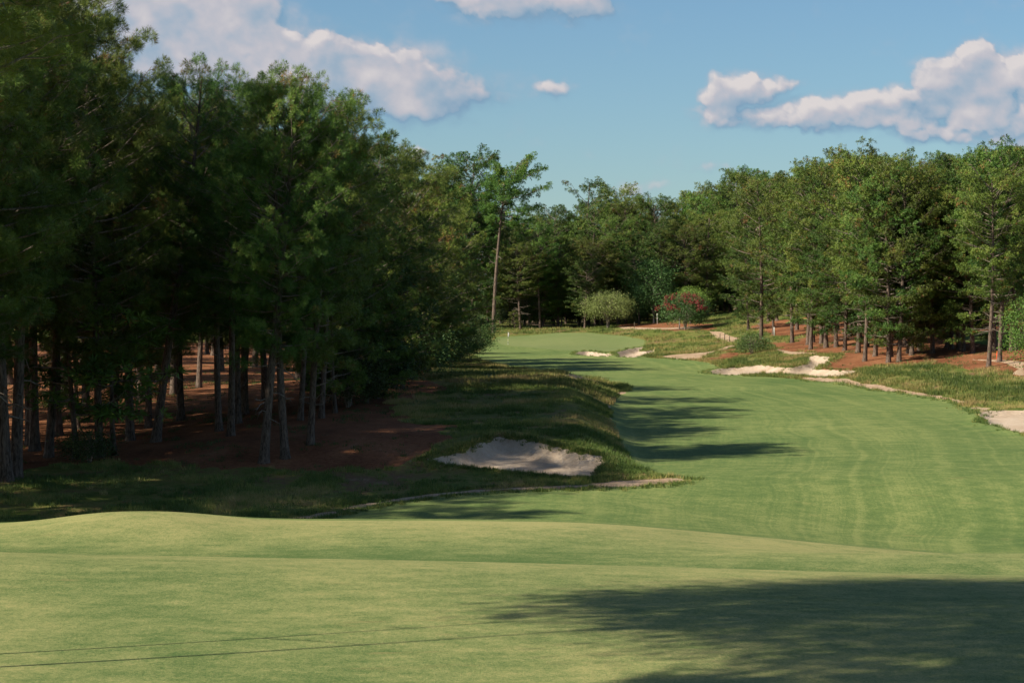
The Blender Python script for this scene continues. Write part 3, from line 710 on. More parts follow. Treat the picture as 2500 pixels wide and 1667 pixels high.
# --- the dark wood on the left: front trunks one by one
G1 = 'pines at the front of the dark left wood'
LW = [(12, 1105, -190, 2, 'thick black trunk at the far left edge of the picture', 0),
      (36, 1098, -120, 0, 'thick dark pine just right of the leftmost trunk', 0),
      (80, 1035, -60, 1, 'straight pine with a pale sunlit trunk near the left edge', 10),
      (112, 1050, 20, 3, 'pale sunlit pine trunk leaning right near the left edge, in front of the straight one', 35),
      (133, 1000, 80, 0, 'thin pine right behind the pale leaning pair near the left edge', 0),
      (228, 1050, 150, 4, 'dark pine with low drooping foliage left of the leaning pine', 0),
      (358, 1015, 160, 2, 'tall dark pine leaning to the right at the left third of the wood', 60),
      (398, 905, 215, 1, 'straight pine with a lit foot just behind the leaning dark pine', 0),
      (457, 890, 235, 3, 'slim pine with a grey trunk between the leaning pine and the paired stems', 0),
      (503, 990, 262, 0, 'left stem of two dark pines standing close together', 20),
      (547, 972, 238, 4, 'reddish trunk standing right of the two close dark stems', 0),
      (606, 1062, 184, 2, 'nearest dark pine in the middle of the wood, tallest rounded top', 30),
      (655, 1052, 192, 0, 'big pine with a sunlit patch halfway down its trunk', 55),
      (690, 965, 285, 3, 'slender pine leaning right behind the trunk with the sunlit patch', 30),
      (713, 1020, 236, 4, 'pine with a lit root flare at the right end of the front row', 70),
      (738, 960, 322, 1, 'dark pine directly behind the one with the lit root flare', 90)]
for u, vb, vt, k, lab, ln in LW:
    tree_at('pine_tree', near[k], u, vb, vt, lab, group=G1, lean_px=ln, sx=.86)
# shorter pines stepping down to the right, foliage to the ground
LD = [(770, 948, 520, 'low', 1, 'low dark pine filling the gap right of the front trunks'),
      (840, 925, 560, 'low', 0, 'short bushy pine in front of the round topped pine'),
      (925, 893, 600, 'low', 1, 'short bushy pine below the sloping right shoulder'),
      (180, 985, 560, 'low', 0, 'short drooping pine between the pale trunks and the big leaning pine'),
      (290, 960, 520, 'low', 1, 'short drooping pine just left of the big leaning pine'),
      (800, 930, 330, 'low', 0, 'dense dark pine foliage at the foot of the wood, right of the front trunks'),
      (862, 915, 352, 'near', 4, 'round topped pine where the dark wood starts to step down'),
      (905, 890, 402, 'low', 1, 'dark pine on the sloping right shoulder of the wood'),
      (955, 868, 452, 'low', 0, 'bushy dark pine below the pines with bare grey limbs'),
      (1000, 850, 505, 'low', 1, 'dark bushy pine low on the right shoulder of the wood'),
      (1040, 838, 560, 'low', 0, 'small dark pine second from the right end of the dark wood')]
for u, vb, vt, st, k, lab in LD:
    tree_at('pine_tree', (low if st == 'low' else near)[k], u, vb, vt, lab, group='pines stepping down at the right of the dark wood')
# fill the wood behind
GW = 'pines crowded inside the dark left wood'
def sky_l(u): return np.interp(u, [-900, -200, 0, 170, 260, 330, 420, 480, 520, 600, 720, 800, 880, 960, 1020, 1080, 1120], [0, -100, 0, 60, 190, 260, 235, 240, 310, 260, 260, 320, 400, 470, 560, 660, 760])
placed = [ray(u, vb, 112) for u, vb, *_ in LW]+[ray(u, vb, 112) for u, vb, *_ in LD]
cnt = 0; tries = 0
while cnt < 92 and tries < 8000:
    tries += 1
    y = random.uniform(138, 200) if cnt < 30 else random.uniform(200, 330) if cnt < 72 else random.uniform(330, 430)
    xr = np.interp(y, [138, 160, 200, 250, 300, 325, 360], [-22, -15, -14, -12, -9, -14, -40])
    x = random.uniform(-.235*y-14, xr)
    if min((x-a)**2+(y-b)**2 for a, b in placed) < (4.2+y*.006)**2: continue
    u = U0+x/y*F
    if y < 165 and -20 < u < 760: continue
    vt = sky_l(u)+random.uniform(10, 90)
    h = height_to(u, y, vt, x); h = min(h, random.uniform(24, 30))
    if h < 9: continue
    sp = near[random.randrange(5)] if h > 15 else low[random.randrange(2)]
    if y > 330: sp = far[random.choice((1, 3, 5))]
    s = h/sp['H']
    plant('pine_tree', sp, x, y, s, random.uniform(0, 6.28), 'dark pine among the crowded trunks deep inside the left wood', 'pine tree', GW, sx=max(1, min(1.3, .9/s)))
    placed.append((x, y)); cnt += 1
# pines left of the view: they shade the lower edge of the wood and the fairway in front of it
for i, (x, y, h) in enumerate([(-29, 113, 21), (-35, 111, 24), (-41, 114, 25), (-31.5, 121, 24), (-37, 126, 27), (-30.2, 136.5, 28), (-46, 120, 26), (-53, 114, 26),
                               (-33, 133, 29.5), (-42, 135, 27), (-52, 130, 27), (-38, 146, 29.5), (-50, 145, 27), (-60, 140, 27), (-34.5, 139, 29.5), (-45, 154, 26), (-56, 158, 27)]):
    plant('pine_tree', near[i % 5], x, y, h/near[i % 5]['H'], i*1.7, 'pine at the outer left end of the dark wood', 'pine tree', 'outer left pines of the dark wood')
# pines beside the near hill; one hangs its limbs into the upper left corner, all throw the long shadow over the turf
plant('pine_tree', huge[0], -14.6, 58.8, 1.0, .6, 'closest pine, its long needle clusters hanging in at the upper left corner', 'pine tree')
shade = broadleaf('shade_oak', 71, 33, 8.4, 17.0, 1, 'leaf', 60000, .34, .075, barkmat='bark', lump=.25)
plant('broadleaf_tree', shade, -17.6, 55.2, 1.0, .5, 'broad tall tree left of the near hill, throwing the long shadow over its turf', 'tree')
plant('pine_tree', huge[1], -11.8, 43.5, 1.05, 3.1, 'slim pine standing left of the near hill beside the broad tree', 'pine tree')
plant('pine_tree', huge[1], -15.8, 44.2, 1.2, 1.1, 'taller slim pine outside the left edge, farthest from the near hill', 'pine tree')

# --- pines of the middle left, in front of the gap
tree_at('pine_tree', open_p, 955, 800, 362, 'pine with bare grey limbs above the right shoulder of the dark wood', group='tall pines behind the dark wood', d=462)
tree_at('pine_tree', far[2], 1068, 795, 360, 'tall ragged pine in layers just left of the lone leaning pine', group='tall pines behind the dark wood', d=462)
tree_at('pine_tree', far[1], 1030, 795, 400, 'full pine left of the tall ragged layered pine', group='tall pines behind the dark wood', d=470)
tree_at('pine_tree', far[3], 1085, 790, 470, 'dense pine below the tall ragged layered pine', group='tall pines behind the dark wood', d=460)
tree_at('pine_tree', far[0], 985, 795, 420, 'pine between the dark wood and the full pine', group='tall pines behind the dark wood', d=470)
tree_at('pine_tree', far[5], 1120, 775, 480, 'dark pine close behind the foot of the lone leaning pine', group='tall pines behind the dark wood', d=466)
tree_at('pine_tree', far[3], 1050, 775, 430, 'dark filling pine behind the tall ragged layered pine', group='tall pines behind the dark wood', d=475)
tree_at('pine_tree', lone_p, 1133, 765, 380, 'tall lone pine leaning right with a long bare trunk and flat topped crown', rot=.2, lean_px=28)

# --- back wall of trees beyond the green
def skyline(u): return 10+np.interp(u, [900, 1040, 1110, 1150, 1210, 1250, 1290, 1350, 1410, 1440, 1480, 1540, 1600, 1650, 1700, 1760, 1790, 1850, 1900, 1950, 2000, 2040, 2080, 2120, 2180, 2230, 2270, 2352, 2700],
                                 [380, 420, 480, 500, 490, 482, 500, 480, 432, 450, 470, 455, 438, 425, 398, 400, 430, 385, 372, 345, 335, 345, 395, 375, 358, 350, 330, 350, 340])
GB = 'pines forming the wall beyond the green'
row = [(1150, 500), (1178, 520), (1205, 505), (1237, 492), (1268, 478), (1300, 512), (1330, 500), (1372, 478), (1410, 434), (1440, 462), (1478, 474), (1515, 458),
       (1550, 462), (1585, 440), (1622, 446), (1655, 430), (1690, 402), (1730, 392), (1765, 408), (1800, 425)]
lab_b = {0: 'pine directly behind the lone leaning pine', 4: 'pine with a small pointed tip right of the lone leaning pine', 8: 'pointed dense pine right of the open branched pine beyond the green',
         13: 'rounded pine left of the two domed pines beyond the crape myrtle', 16: 'left one of the two domed pines above the crape myrtle', 17: 'right one of the two domed pines above the crape myrtle'}
for i, (u, vt) in enumerate(row):
    lb = lab_b.get(i, 'pine in the unbroken green wall of trees beyond the putting green')
    tree_at('pine_tree', far[(i*5+1) % 6], u, 745, vt+random.uniform(-4, 8), lb, group=GB, d=random.uniform(478, 505))
tree_at('pine_tree', open_p, 1352, 745, 418, 'open branched pine standing above the tree line beyond the green', rot=2.0, d=488)
for i in range(26):
    u = 1145+i*27+random.uniform(-9, 9); y = random.uniform(456, 474)
    if 1130 < u < 1345 and i % 3 == 0: continue
    vt = skyline(u)+random.uniform(45, 130)
    tree_at('pine_tree', far[random.randrange(6)], u, 745, vt, 'pine in the unbroken green wall of trees beyond the putting green', group=GB, d=y)
for i in range(16):
    u = 1140+i*44+random.uniform(-12, 12)
    tree_at('pine_tree', far[(i*2+3) % 6], u, 745, skyline(u)+random.uniform(18, 45), 'pine in the unbroken green wall of trees beyond the putting green', group=GB, d=random.uniform(525, 560), sx=1.25)
tree_at('pine_tree', far[1], *Z4([(716, 668)])[0], 560, 'small pine with a lit trunk at the edge of the grass behind the green', rot=1.0)
tree_at('pine_tree', far[4], *Z4([(568, 560)])[0], 520, 'slim pine with a reddish trunk in the shade behind the green', d=462)

# --- right bank
GR = 'pines on the right bank'
RB = [((195, 770), 395, 3, 'stout dark pine beside the lone bush at the left end of the right bank'),
      ((255, 620), 405, 2, 'thin pale trunk behind the stout pine at the left end of the right bank'),
      ((325, 615), 400, 4, 'pale trunk standing at the back of the straw clearing'),
      ((450, 795), 395, 1, 'nearly black trunk in front of the straw clearing'),
      ((490, 690), 372, 4, 'thick pale trunk behind the nearly black one'),
      ((580, 810), 352, 0, 'straight brown trunk at the right side of the straw clearing'),
      ((690, 800), 345, 1, 'darker trunk close behind the pine left of the white house glimpse'),
      ((728, 835), 348, 3, 'pine in front of the left part of the white house'),
      ((812, 830), 380, 5, 'short trunk under low boughs in front of the white house'),
      ((990, 875), 352, 0, 'left one of the tall slim pair in the middle of the right bank'),
      ((1045, 945), 375, 2, 'right one of the tall slim pair in the middle of the right bank'),
      ((1065, 830), 410, 5, 'shaded pine behind the tall slim pair on the right bank'),
      ((1240, 955), 402, 3, 'left pine of the pair with low boughs over the bank edge'),
      ((1262, 910), 440, 1, 'thin pine just behind the pair with low boughs'),
      ((1325, 950), 385, 5, 'right pine of the pair with low boughs over the bank edge'),
      ((1400, 880), 365, 2, 'slender reddish trunk right of the low boughed pair'),
      ((1495, 860), 372, 3, 'pine at the left of the dark hollow on the right bank'),
      ((1720, 830), 380, 5, 'small shaded pine in the dark hollow on the right bank'),
      ((1815, 850), 352, 1, 'left trunk of the dark pair right of the hollow'),
      ((1848, 862), 345, 3, 'right trunk of the dark pair right of the hollow'),
      ((2060, 990), 395, 4, 'foremost thick lit trunk on the right bank, with long bare grey limbs'),
      ((2110, 860), 350, 0, 'shaded trunk between the two thick lit trunks at the right'),
      ((2150, 950), 330, 2, 'second thick lit trunk right of the foremost one'),
      ((2250, 860), 345, 1, 'left trunk of the pair near the right picture edge'),
      ((2290, 850), 350, 4, 'right trunk of the pair near the right picture edge')]
rp = []
RB += [((620, 792), 500, 5, 'younger pine with low boughs at the right of the straw clearing'), ((880, 858), 520, 3, 'younger pine with boughs to the ground in front of the white house'),
       ((1130, 905), 470, 5, 'younger pine between the tall slim pair and the low boughed pair'), ((1430, 895), 500, 3, 'younger pine with low boughs right of the slender reddish trunk'),
       ((1600, 880), 450, 5, 'younger pine at the near edge of the dark hollow'), ((1750, 850), 430, 3, 'younger pine left of the dark pair on the right bank'),
       ((1930, 880), 440, 5, 'younger pine between the dark pair and the foremost thick trunk'), ((90, 690), 560, 5, 'bushy pine at the left tip of the right bank beside the sandy path')]
for (a, b), vt, k, lab in RB:
    u, v = Z5([(a, b)])[0]; x, y = ray(u, v, 200); rp.append((x, y))
    tree_at('pine_tree', far[k], u, v, max(vt, skyline(u)+2), lab, group=GR, d=y)
cnt = 0; tries = 0
while cnt < 50 and tries < 5000:
    tries += 1
    y = random.uniform(292, 405); u = random.uniform(1690, 2700); x = (u-U0)/F*y
    xe = np.interp(y, XE_D, XE_X)
    if x < xe+17 or (u < 1900 and y < 385) or x > 100: continue
    if min((x-a)**2+(y-b)**2 for a, b in rp) < 5.2**2: continue
    if y < 345 and u < 2352 and random.random() < .6: continue
    h = height_to(u, y, skyline(u)+random.uniform(0, 75), x)
    if h > 29: h = random.uniform(25, 29)
    sp = far[random.choice((0, 1, 3, 5, 3))]
    plant('pine_tree', sp, x, y, h/sp['H'], random.uniform(0, 6.28), 'pine within the thick stand on the right bank', 'pine tree', 'pines deeper in the right stand')
    rp.append((x, y)); cnt += 1
for i in range(26):
    u = 1790+i*27+random.uniform(-8, 8); y = random.uniform(468, 500)
    tree_at('pine_tree', far[random.randrange(6)], u, 720, skyline(u)+random.uniform(8, 50), 'tree at the very back behind the houses on the right', group='pines behind the houses', d=y, sx=1.2)
tree_at('dead_tree', bare_p, 1862, 740, 398, 'leafless tree with a fan of pale bare branches among the right hand pines', 'dead tree', d=318)

# --- broadleaf trees and shrubs
def shrub(kind, spec, u, v, lab, cat, s=1.0, rot=0., group=None, d=None):
    if d is None: x, y = ray(u, v, 112)
    else: x, y = (u-U0)/F*d, d
    return plant(kind, spec, x, y, s, rot, lab, cat, group)
dog = broadleaf('dogwood', 61, 6.6, 4.2, 1.5, 3, 'leaf_pale', 14000, .24, .16)
shrub('shade_tree', dog, *Z4([(1122, 675)])[0], 'low spreading tree with pale green foliage behind the green', 'tree')
crape = broadleaf('crape', 62, 6.1, 4.0, .7, 6, 'leaf', 12000, .27, .09, flowers=150, barkmat='bark_pale')
shrub('flowering_tree', crape, *Z4([(1755, 685)])[0], 'round bush like tree covered in red blossom at the edge of the rough', 'flowering tree', rot=2.2)
lime = broadleaf('lime', 63, 9.5, 4.6, 1.5, 2, 'leaf_lime', 12000, .26, .16)
shrub('broadleaf_tree', lime, *Z4([(1800, 640)])[0], 'bright green rounded tree directly behind the red blossom', 'tree', .70)
oak = broadleaf('oak', 64, 12, 4.6, 1.0, 1, 'leaf', 15000, .30, .22)
shrub('broadleaf_tree', oak, 1502, 742, 'dark glossy broadleaf tree between the pale tree and the red blossom', 'tree', 1.0, .4)
shrub('broadleaf_tree', oak, 1590, 742, 'tall dark broadleaf tree above the bright green tree', 'tree', 1.12, 2.4, d=472)
shrub('broadleaf_tree', oak, 1290, 742, 'dark green tree behind the grass left of the pale spreading tree', 'tree', .8, 1.4, d=470)
shrub('broadleaf_tree', oak, 1215, 745, 'shaded leafy tree between the lone pine and the small lit pine', 'tree', .75, 4.0, d=468)
bush = broadleaf('bush', 65, 2.7, 2.0, .2, 5, 'leaf', 3500, .20, .05)
shrub('bush', bush, *Z4([(2300, 885)])[0], 'dark green bush alone on the straw bank right of the green', 'bush')
lb = broadleaf('leafy_bush', 66, 7.5, 3.2, .4, 4, 'leaf_lime', 9000, .22, .09)
shrub('broadleaf_tree', lb, *Z5([(2445, 1010)])[0], 'yellow green leafy tree cut off by the right picture edge', 'tree')
db = broadleaf('dark_bush', 67, 6.0, 3.6, .3, 5, 'leaf', 11000, .26, .10)
shrub('bush', db, 1082, 812, 'black shaded bush with leafy edge at the right foot of the dark wood', 'bush', 1.0)
shrub('bush', db, 1040, 832, 'shaded bush left of the leafy edged one at the foot of the dark wood', 'bush', .95, 2.0)
shrub('bush', db, 985, 850, 'shaded bush third from the right at the foot of the dark wood', 'bush', 1.0, 3.3)
for u, v, k, lab in ((800, 935, .8, 'shaded bush at the foot of the dark wood, right of the last front trunk'), (850, 915, .95, 'shaded bush second from the left at the foot of the stepped down pines'),
                     (945, 872, 1.0, 'shaded bush halfway along the foot of the stepped down pines'), (1015, 846, .9, 'shaded bush fourth from the right at the foot of the dark wood'), (1065, 822, .8, 'small shaded bush tucked between the two end bushes of the dark wood')):
    shrub('bush', db, u, v, lab, 'bush', k, u*.01)
shrub('bush', db, 900, 880, 'shaded bush under the sloping shoulder of the dark wood', 'bush', .8, 4.3)
for i, (a, b, s) in enumerate([(1130, 700, .9), (1500, 690, 1.2), (1900, 640, 1.1), (900, 640, 1.0), (1350, 660, 1.2), (1650, 720, .8)]):
    u, v = Z5([(a, b)])[0]
    shrub('bush', db, u, v, ['leafy shrub under the pines in front of the white house', 'dark shrub filling the hollow on the right bank', 'tall shrub at the back of the shaded lawn on the right',
          'shrub beside the bright lawn in front of the white house', 'shrub below the window of the white house', 'low dark shrub at the near side of the shaded lawn'][i], 'bush', s, i*1.3, 'shrubs under the right hand pines')
for i in range(22):
    shrub('bush', db, 1120+i*32, 742, 'shrub in the dense undergrowth deep below the tree wall', 'bush', random.uniform(1.0, 1.5), i*1.9, 'undergrowth shrubs below the tree wall', d=random.uniform(492, 525))
for i, u in enumerate((1180, 1245, 1330, 1420, 1460, 1540, 1640, 1700, 1745)):
    shrub('bush', db, u, 742, 'shrub in the shade at the foot of the tree wall beyond the green', 'bush', random.uniform(.7, 1.1), i*.9, 'shrubs at the foot of the tree wall', d=random.uniform(468, 482))
tree_at('young_tree', sap, *Z4([(358, 688)])[0], 716, 'small slender sapling in the grass behind the flag', 'young tree')
shrub('bush', bush, 205, 1062, 'low dark bush among the trunks near the left edge', 'bush', .8, 1.0)
for u, v, s, lab in ((175, 1052, 2.2, 'drooping young pine under the dark trees near the left edge'), (262, 1045, 1.9, 'young pine left of the tall leaning dark pine')):
    x, y = ray(u, v, 112)
    plant('young_pine', sap, x, y, s, u, lab, 'young tree', 'young pines in the left wood', sx=1.3)

# ------------------------------------------------------------------ flag, stakes
x, y = ray(*Z4([(303, 808)])[0], 300)
root = bpy.data.objects.new('golf_flag', None); COL.objects.link(root); root.location = (x, y, zp(x, y))
root['label'] = 'golf pin with banded pole and limp white flag on the green'; root['category'] = 'golf flag'
HP = 2.15
p = MB(); p.tube([(0, 0, -.05), (0, 0, HP)], [.028, .022], 8); ob('pole', p.mesh('pole', M['white_paint']), root)
for k in range(3):
    p = MB(); z0 = .22+.42*k; p.tube([(0, 0, z0), (0, 0, z0+.2)], [.032, .032], 8)
    ob('band', p.mesh('band', M['black_paint' if k % 2 == 0 else 'yellow_paint']), root)
# limp cloth: folded sheet hanging from the top
v = []; f = []; nu, nw = 9, 12
for i in range(nu):
    for j in range(nw):
        a = i/(nu-1); b = j/(nw-1)
        v.append((.03+.20*a*(.55+.45*math.cos(b*2.2)), .055*math.sin(a*9+b*1.5)*a, HP-.02-.60*b-.28*a*(1-.3*b)))
for i in range(nu-1):
    for j in range(nw-1): f.append((i*nw+j, (i+1)*nw+j, (i+1)*nw+j+1, i*nw+j+1))
me = bpy.data.meshes.new('flag'); me.from_pydata(v, [], f); me.polygons.foreach_set('use_smooth', [True]*len(f)); me.materials.append(M['flag_cloth'])
fl = ob('flag', me, root); md = fl.modifiers.new('thickness', 'SOLIDIFY'); md.thickness = .006
def stake(name, u, v, h, r, mat, lab, grp=None, dmin=200):
    x, y = ray(u, v, dmin); p = MB()
    p.tube([(0, 0, -.1), (0, 0, h*.93), (0, 0, h)], [r, r, r*.55], 7)
    o = ob(name, p.mesh(name, M[mat], True)); o.location = (x, y, zp(x, y)); o.rotation_euler = (random.uniform(-.04, .04), random.uniform(-.05, .05), 0)
    o['label'] = lab; o['category'] = 'stake' if mat != 'wood_post' else 'post'
    if grp: o['group'] = grp
stake('white_stake', *Z4([(1527, 642)])[0], 2.0, .07, 'white_paint', 'white stake under the trees left of the red blossom')
stake('white_stake', *Z4([(1708, 682)])[0], 2.2, .11, 'white_paint', 'short thick white marker post beside the red blossom tree')
stake('white_stake', *Z5([(305, 738)])[0], 1.4, .09, 'white_paint', 'white stake in the grass of the straw clearing')
stake('white_stake', *Z5([(1594, 800)])[0], 1.5, .07, 'white_paint', 'white stake in the dark hollow on the right bank')
stake('orange_stake', *Z5([(2131, 945)])[0], 1.1, .09, 'orange_paint', 'small orange marker at the foot of the second thick lit trunk')
for a, lab in ((740, 'leftmost dark post on the grass edge behind the green'), (880, 'dark post second from the left behind the green'), (1020, 'pale green post left of the pale spreading tree'), (1340, 'dark post right of the pale spreading tree')):
    stake('short_post', *Z4([(a, 670)])[0], 1.0, .07, 'wood_post', lab, 'short posts behind the green')
for (a, b), lab in (((2040, 762), 'dark post at the upper bend of the sandy path'), ((2078, 770), 'middle dark post beside the sandy path'), ((2118, 783), 'lowest dark post beside the sandy path')):
    stake('short_post', *Z4([(a, b)])[0], .9, .06, 'wood_post', lab, 'short posts beside the sandy path')

# ------------------------------------------------------------------ houses
def part(name, mb, mat, parent, **pr): return ob(name, mb.mesh(name, M[mat]), parent, **pr)
def house(x, y, w, dpt, h, wallm, lab, rot, ridge=3.2, nwin=6):
    root = bpy.data.objects.new('house', None); COL.objects.link(root); root.location = (x, y, zp(x, y)-.2); root.rotation_euler = (0, 0, rot)
    root['label'] = lab; root['category'] = 'house'
    b = MB(); b.box((-w/2, 0, 0), (w/2, dpt, h))
    i = len(b.v); b.v += [(-w/2, 0, h), (-w/2, dpt, h), (-w/2, dpt/2, h+ridge), (w/2, 0, h), (w/2, dpt, h), (w/2, dpt/2, h+ridge)]
    b.f += [(i, i+1, i+2), (i+3, i+5, i+4)]
    part('wall', b, wallm, root)
    r = MB()
    for s in (0, 1):
        y0 = -.5 if s == 0 else dpt+.5; e = .35; zt = h-.5*ridge/(dpt/2)
        i = len(r.v); r.v += [(-w/2-.4, y0, zt), (w/2+.4, y0, zt), (w/2+.4, dpt/2, h+ridge+.02), (-w/2-.4, dpt/2, h+ridge+.02),
                              (-w/2-.4, y0, zt+.22), (w/2+.4, y0, zt+.22), (w/2+.4, dpt/2, h+ridge+.24), (-w/2-.4, dpt/2, h+ridge+.24)]
        r.f += [(i, i+3, i+2, i+1), (i+4, i+5, i+6, i+7), (i, i+1, i+5, i+4), (i+1, i+2, i+6, i+5), (i+3, i, i+4, i+7)]
    rf = part('roof', r, 'roof', root)
    c = MB(); c.box((w*.2, dpt/2-.5, h), (w*.2+1.1, dpt/2+.6, h+ridge+1.3)); part('chimney', c, 'siding', rf)
    for fl in range(2):
        for k in range(nwin):
            cx = -w/2+(k+.5)*w/nwin; z0 = .9+fl*h/2
            wb = MB(); wb.box((cx-.48, -.02, z0), (cx+.48, .04, z0+1.5)); wn = part('window', wb, 'glass', root)
            fb = MB()
            for lo, hi in (((cx-.58, -.07, z0-.1), (cx-.48, .05, z0+1.6)), ((cx+.48, -.07, z0-.1), (cx+.58, .05, z0+1.6)), ((cx-.48, -.07, z0-.1), (cx+.48, .05, z0)),
                           ((cx-.48, -.07, z0+1.5), (cx+.48, .05, z0+1.6)), ((cx-.48, -.05, z0+.72), (cx+.48, -.022, z0+.78))): fb.box(lo, hi)
            part('frame', fb, 'white_paint', wn)
            sb = MB(); sb.box((cx-.95, -.05, z0-.05), (cx-.6, .03, z0+1.55)); sb.box((cx+.6, -.05, z0-.05), (cx+.95, .03, z0+1.55)); part('shutter', sb, 'shutter', root)
    d_ = MB(); d_.box((-.5, -.09, .2), (.5, -.0, 2.3)); part('door', d_, 'shutter', root)
    return root
xh = lambda u, d: (u-U0)/F*d
house(xh(1995, 418), 418, 18, 9, 5.6, 'siding', 'large white two storey house glimpsed through the right hand pines', .12)
house(xh(2330, 425), 425, 12, 9, 5.4, 'siding_blue', 'pale blue house glimpsed behind the trunks near the right edge', -.1, nwin=4)

# ------------------------------------------------------------------ sky with clouds
w = bpy.data.worlds.new('World'); scene.world = w; w.use_nodes = True
nt = w.node_tree; nt.nodes.clear()
out = nt.nodes.new('ShaderNodeOutputWorld'); bg = nt.nodes.new('ShaderNodeBackground')
sky = nt.nodes.new('ShaderNodeTexSky'); sky.sky_type = 'NISHITA'; sky.sun_disc = False
sky.sun_elevation = SUN_EL
sky.sun_rotation = math.atan2(-math.cos(SUN_AZ), -math.sin(SUN_AZ))
sky.air_density = 1.0; sky.dust_density = .3; sky.ozone_density = 2.5; sky.altitude = 100
SKY_STR = .05
skyc = mixc(nt, 1.0, sky.outputs[0], (.84, 1.05, 1.20), 'MULTIPLY')
tcg = nt.nodes.new('ShaderNodeTexCoord').outputs['Generated']; sp_ = nt.nodes.new('ShaderNodeSeparateXYZ'); nt.links.new(tcg, sp_.inputs[0])
hi_ = math_n(nt, 'MULTIPLY', math_n(nt, 'SUBTRACT', sp_.outputs[2], .19, clamp=True), 6.0, clamp=True)
cv_ = math_n(nt, 'MULTIPLY', math_n(nt, 'MULTIPLY', math_n(nt, 'SUBTRACT', noise(nt, tcg, 2.6, 2), .52, clamp=True), 6.0, clamp=True), hi_)  # broken cloud overhead, out of view, added to warm the ambient light
skyc = mixc(nt, cv_, skyc, tuple(v/SKY_STR for v in (.20, .17, .15)))
nt.links.new(skyc, bg.inputs[0]); bg.inputs[1].default_value = SKY_STR
nt.links.new(bg.outputs[0], out.inputs[0])
# cloud bank: a dome section 3.5 km away, its outlines and relief computed per vertex
CL = [(380, 75, 260, 125, .75), (960, 215, 190, 60, .5), (700, 190, 330, 90, .6), (330, 40, 90, 70, .75), (440, 120, 130, 55, .7), (560, 40, 75, 75, .65), (640, 105, 48, 52, 1.15), (600, 190, 160, 55, .95), (420, 160, 120, 40, .9), (740, 140, 72, 58, 1.1), (850, 160, 85, 52, 1.1), (930, 170, 80, 58, 1.1), (760, 240, 190, 40, .7),
      (950, 245, 110, 42, .6), (1050, 215, 70, 32, .5), (1120, 222, 60, 18, .3), (1265, 202, 46, 20, .6),
      (1090, 0, 95, 40, 1.0), (1200, 8, 110, 45, .9), (1330, 5, 80, 40, .95),
      (1665, 222, 50, 45, 1.0), (1725, 208, 75, 34, .9), (1790, 200, 45, 14, .5), (1620, 265, 45, 25, .4), (1700, 275, 60, 25, .5),
      (1800, 262, 90, 24, .55), (1950, 275, 200, 26, .6), (2230, 255, 200, 45, .7), (2330, 330, 180, 22, .5), (1840, 270, 60, 26, .6), (1910, 262, 70, 32, .8), (1990, 238, 60, 34, .8), (2060, 235, 80, 28, .75), (2170, 190, 70, 50, 1.1), (2235, 155, 48, 48, 1.25), (2290, 200, 80, 40, 1.1), (2350, 175, 60, 40, 1.2), (2440, 190, 110, 70, 1.1),
      (2110, 302, 55, 24, .95), (2040, 280, 90, 30, .65), (1890, 295, 70, 22, .5), (2300, 290, 120, 24, .75), (2200, 312, 90, 18, .6), (2400, 240, 90, 20, .5),
      (1475, 435, 66, 26, .30), (1630, 388, 70, 14, .30), (950, 352, 40, 12, .3), (-200, 100, 300, 90, 1), (2800, 250, 220, 80, 1), (500, -250, 300, 90, 1), (1700, -300, 260, 70, 1)]
rc = np.random.default_rng(5)
PUFF = []
for cu, cv, ru, rv, st in CL:
    n_ = int(12+ru*rv/170)
    for k in range(min(n_, 90)):
        a = rc.uniform(0, 6.28); q = math.sqrt(rc.random())
        r_ = rc.uniform(.28, .62)*min(ru, rv)*(1.15-.5*q)+5
        PUFF.append((cu+ru*q*math.cos(a)*.9, cv+rv*q*math.sin(a)*.8, r_*1.25, r_, st*rc.uniform(.6, 1.05)*(1-.25*q)))
def cloud_d(u, v):
    w1 = u+18*fbm(u/120, v/100, 2)+15*fbm(u/34+9, v/31, 5); w2 = v+14*fbm(u/110+40, v/100+3, 2)+13*fbm(u/32, v/29+77, 5)
    soft = np.zeros_like(u)
    for cu, cv, ru, rv, st in CL:
        m = np.clip(1.75-np.sqrt(((w1-cu)/ru)**2+((w2-cv)/rv)**2), 0, 1.75)*st*.75
        soft = soft+m*np.clip(1.2-soft, 0, 1)
    puff = np.zeros_like(u)
    for cu, cv, ru, rv, st in PUFF:
        k = np.nonzero((np.abs(w1-cu) < ru*1.05) & (np.abs(w2-cv) < rv*1.05))[0]
        h = np.sqrt(np.clip(1-((w1[k]-cu)/ru)**2-((w2[k]-cv)/rv)**2, 0, 1))*st
        puff[k] = puff[k]+h*np.clip(1.25-puff[k], 0, 1)*.85
    return soft, puff
uu = np.concatenate([np.arange(-1400, -60, 30), np.arange(-60, 2420, 3.4), np.arange(2420, 3800, 30)])
vv = np.concatenate([np.arange(-700, -20, 20), np.arange(-20, 520, 3.4), np.arange(520, 700, 20)])
UU, VV = np.meshgrid(uu, vv); u_ = UU.ravel(); v_ = VV.ravel()
s0, p0_ = cloud_d(u_, v_); s1, p1_ = cloud_d(u_-14, v_-22); s2, p2_ = cloud_d(u_-5, v_-7)
bil = fbm(u_/26, v_/22, 4); big_ = fbm(u_/85+5, v_/60+2, 3)
lit = np.clip(.38+.40*(s0-s1)+.22*(p0_-p1_)+.12*(p0_-p2_)+.16*p0_+.14*bil+.34*big_, 0, 1)
alp = sstep(.0, .85, .55*s0+.45*p0_+.16*bil+.22*big_)*.92
az = (u_-U0)/F; elv = (V0-v_)/F; rr = 3500.0
Vc = np.stack([rr*np.sin(az), rr*np.cos(az), CAMZ+rr*np.tan(elv)], 1)
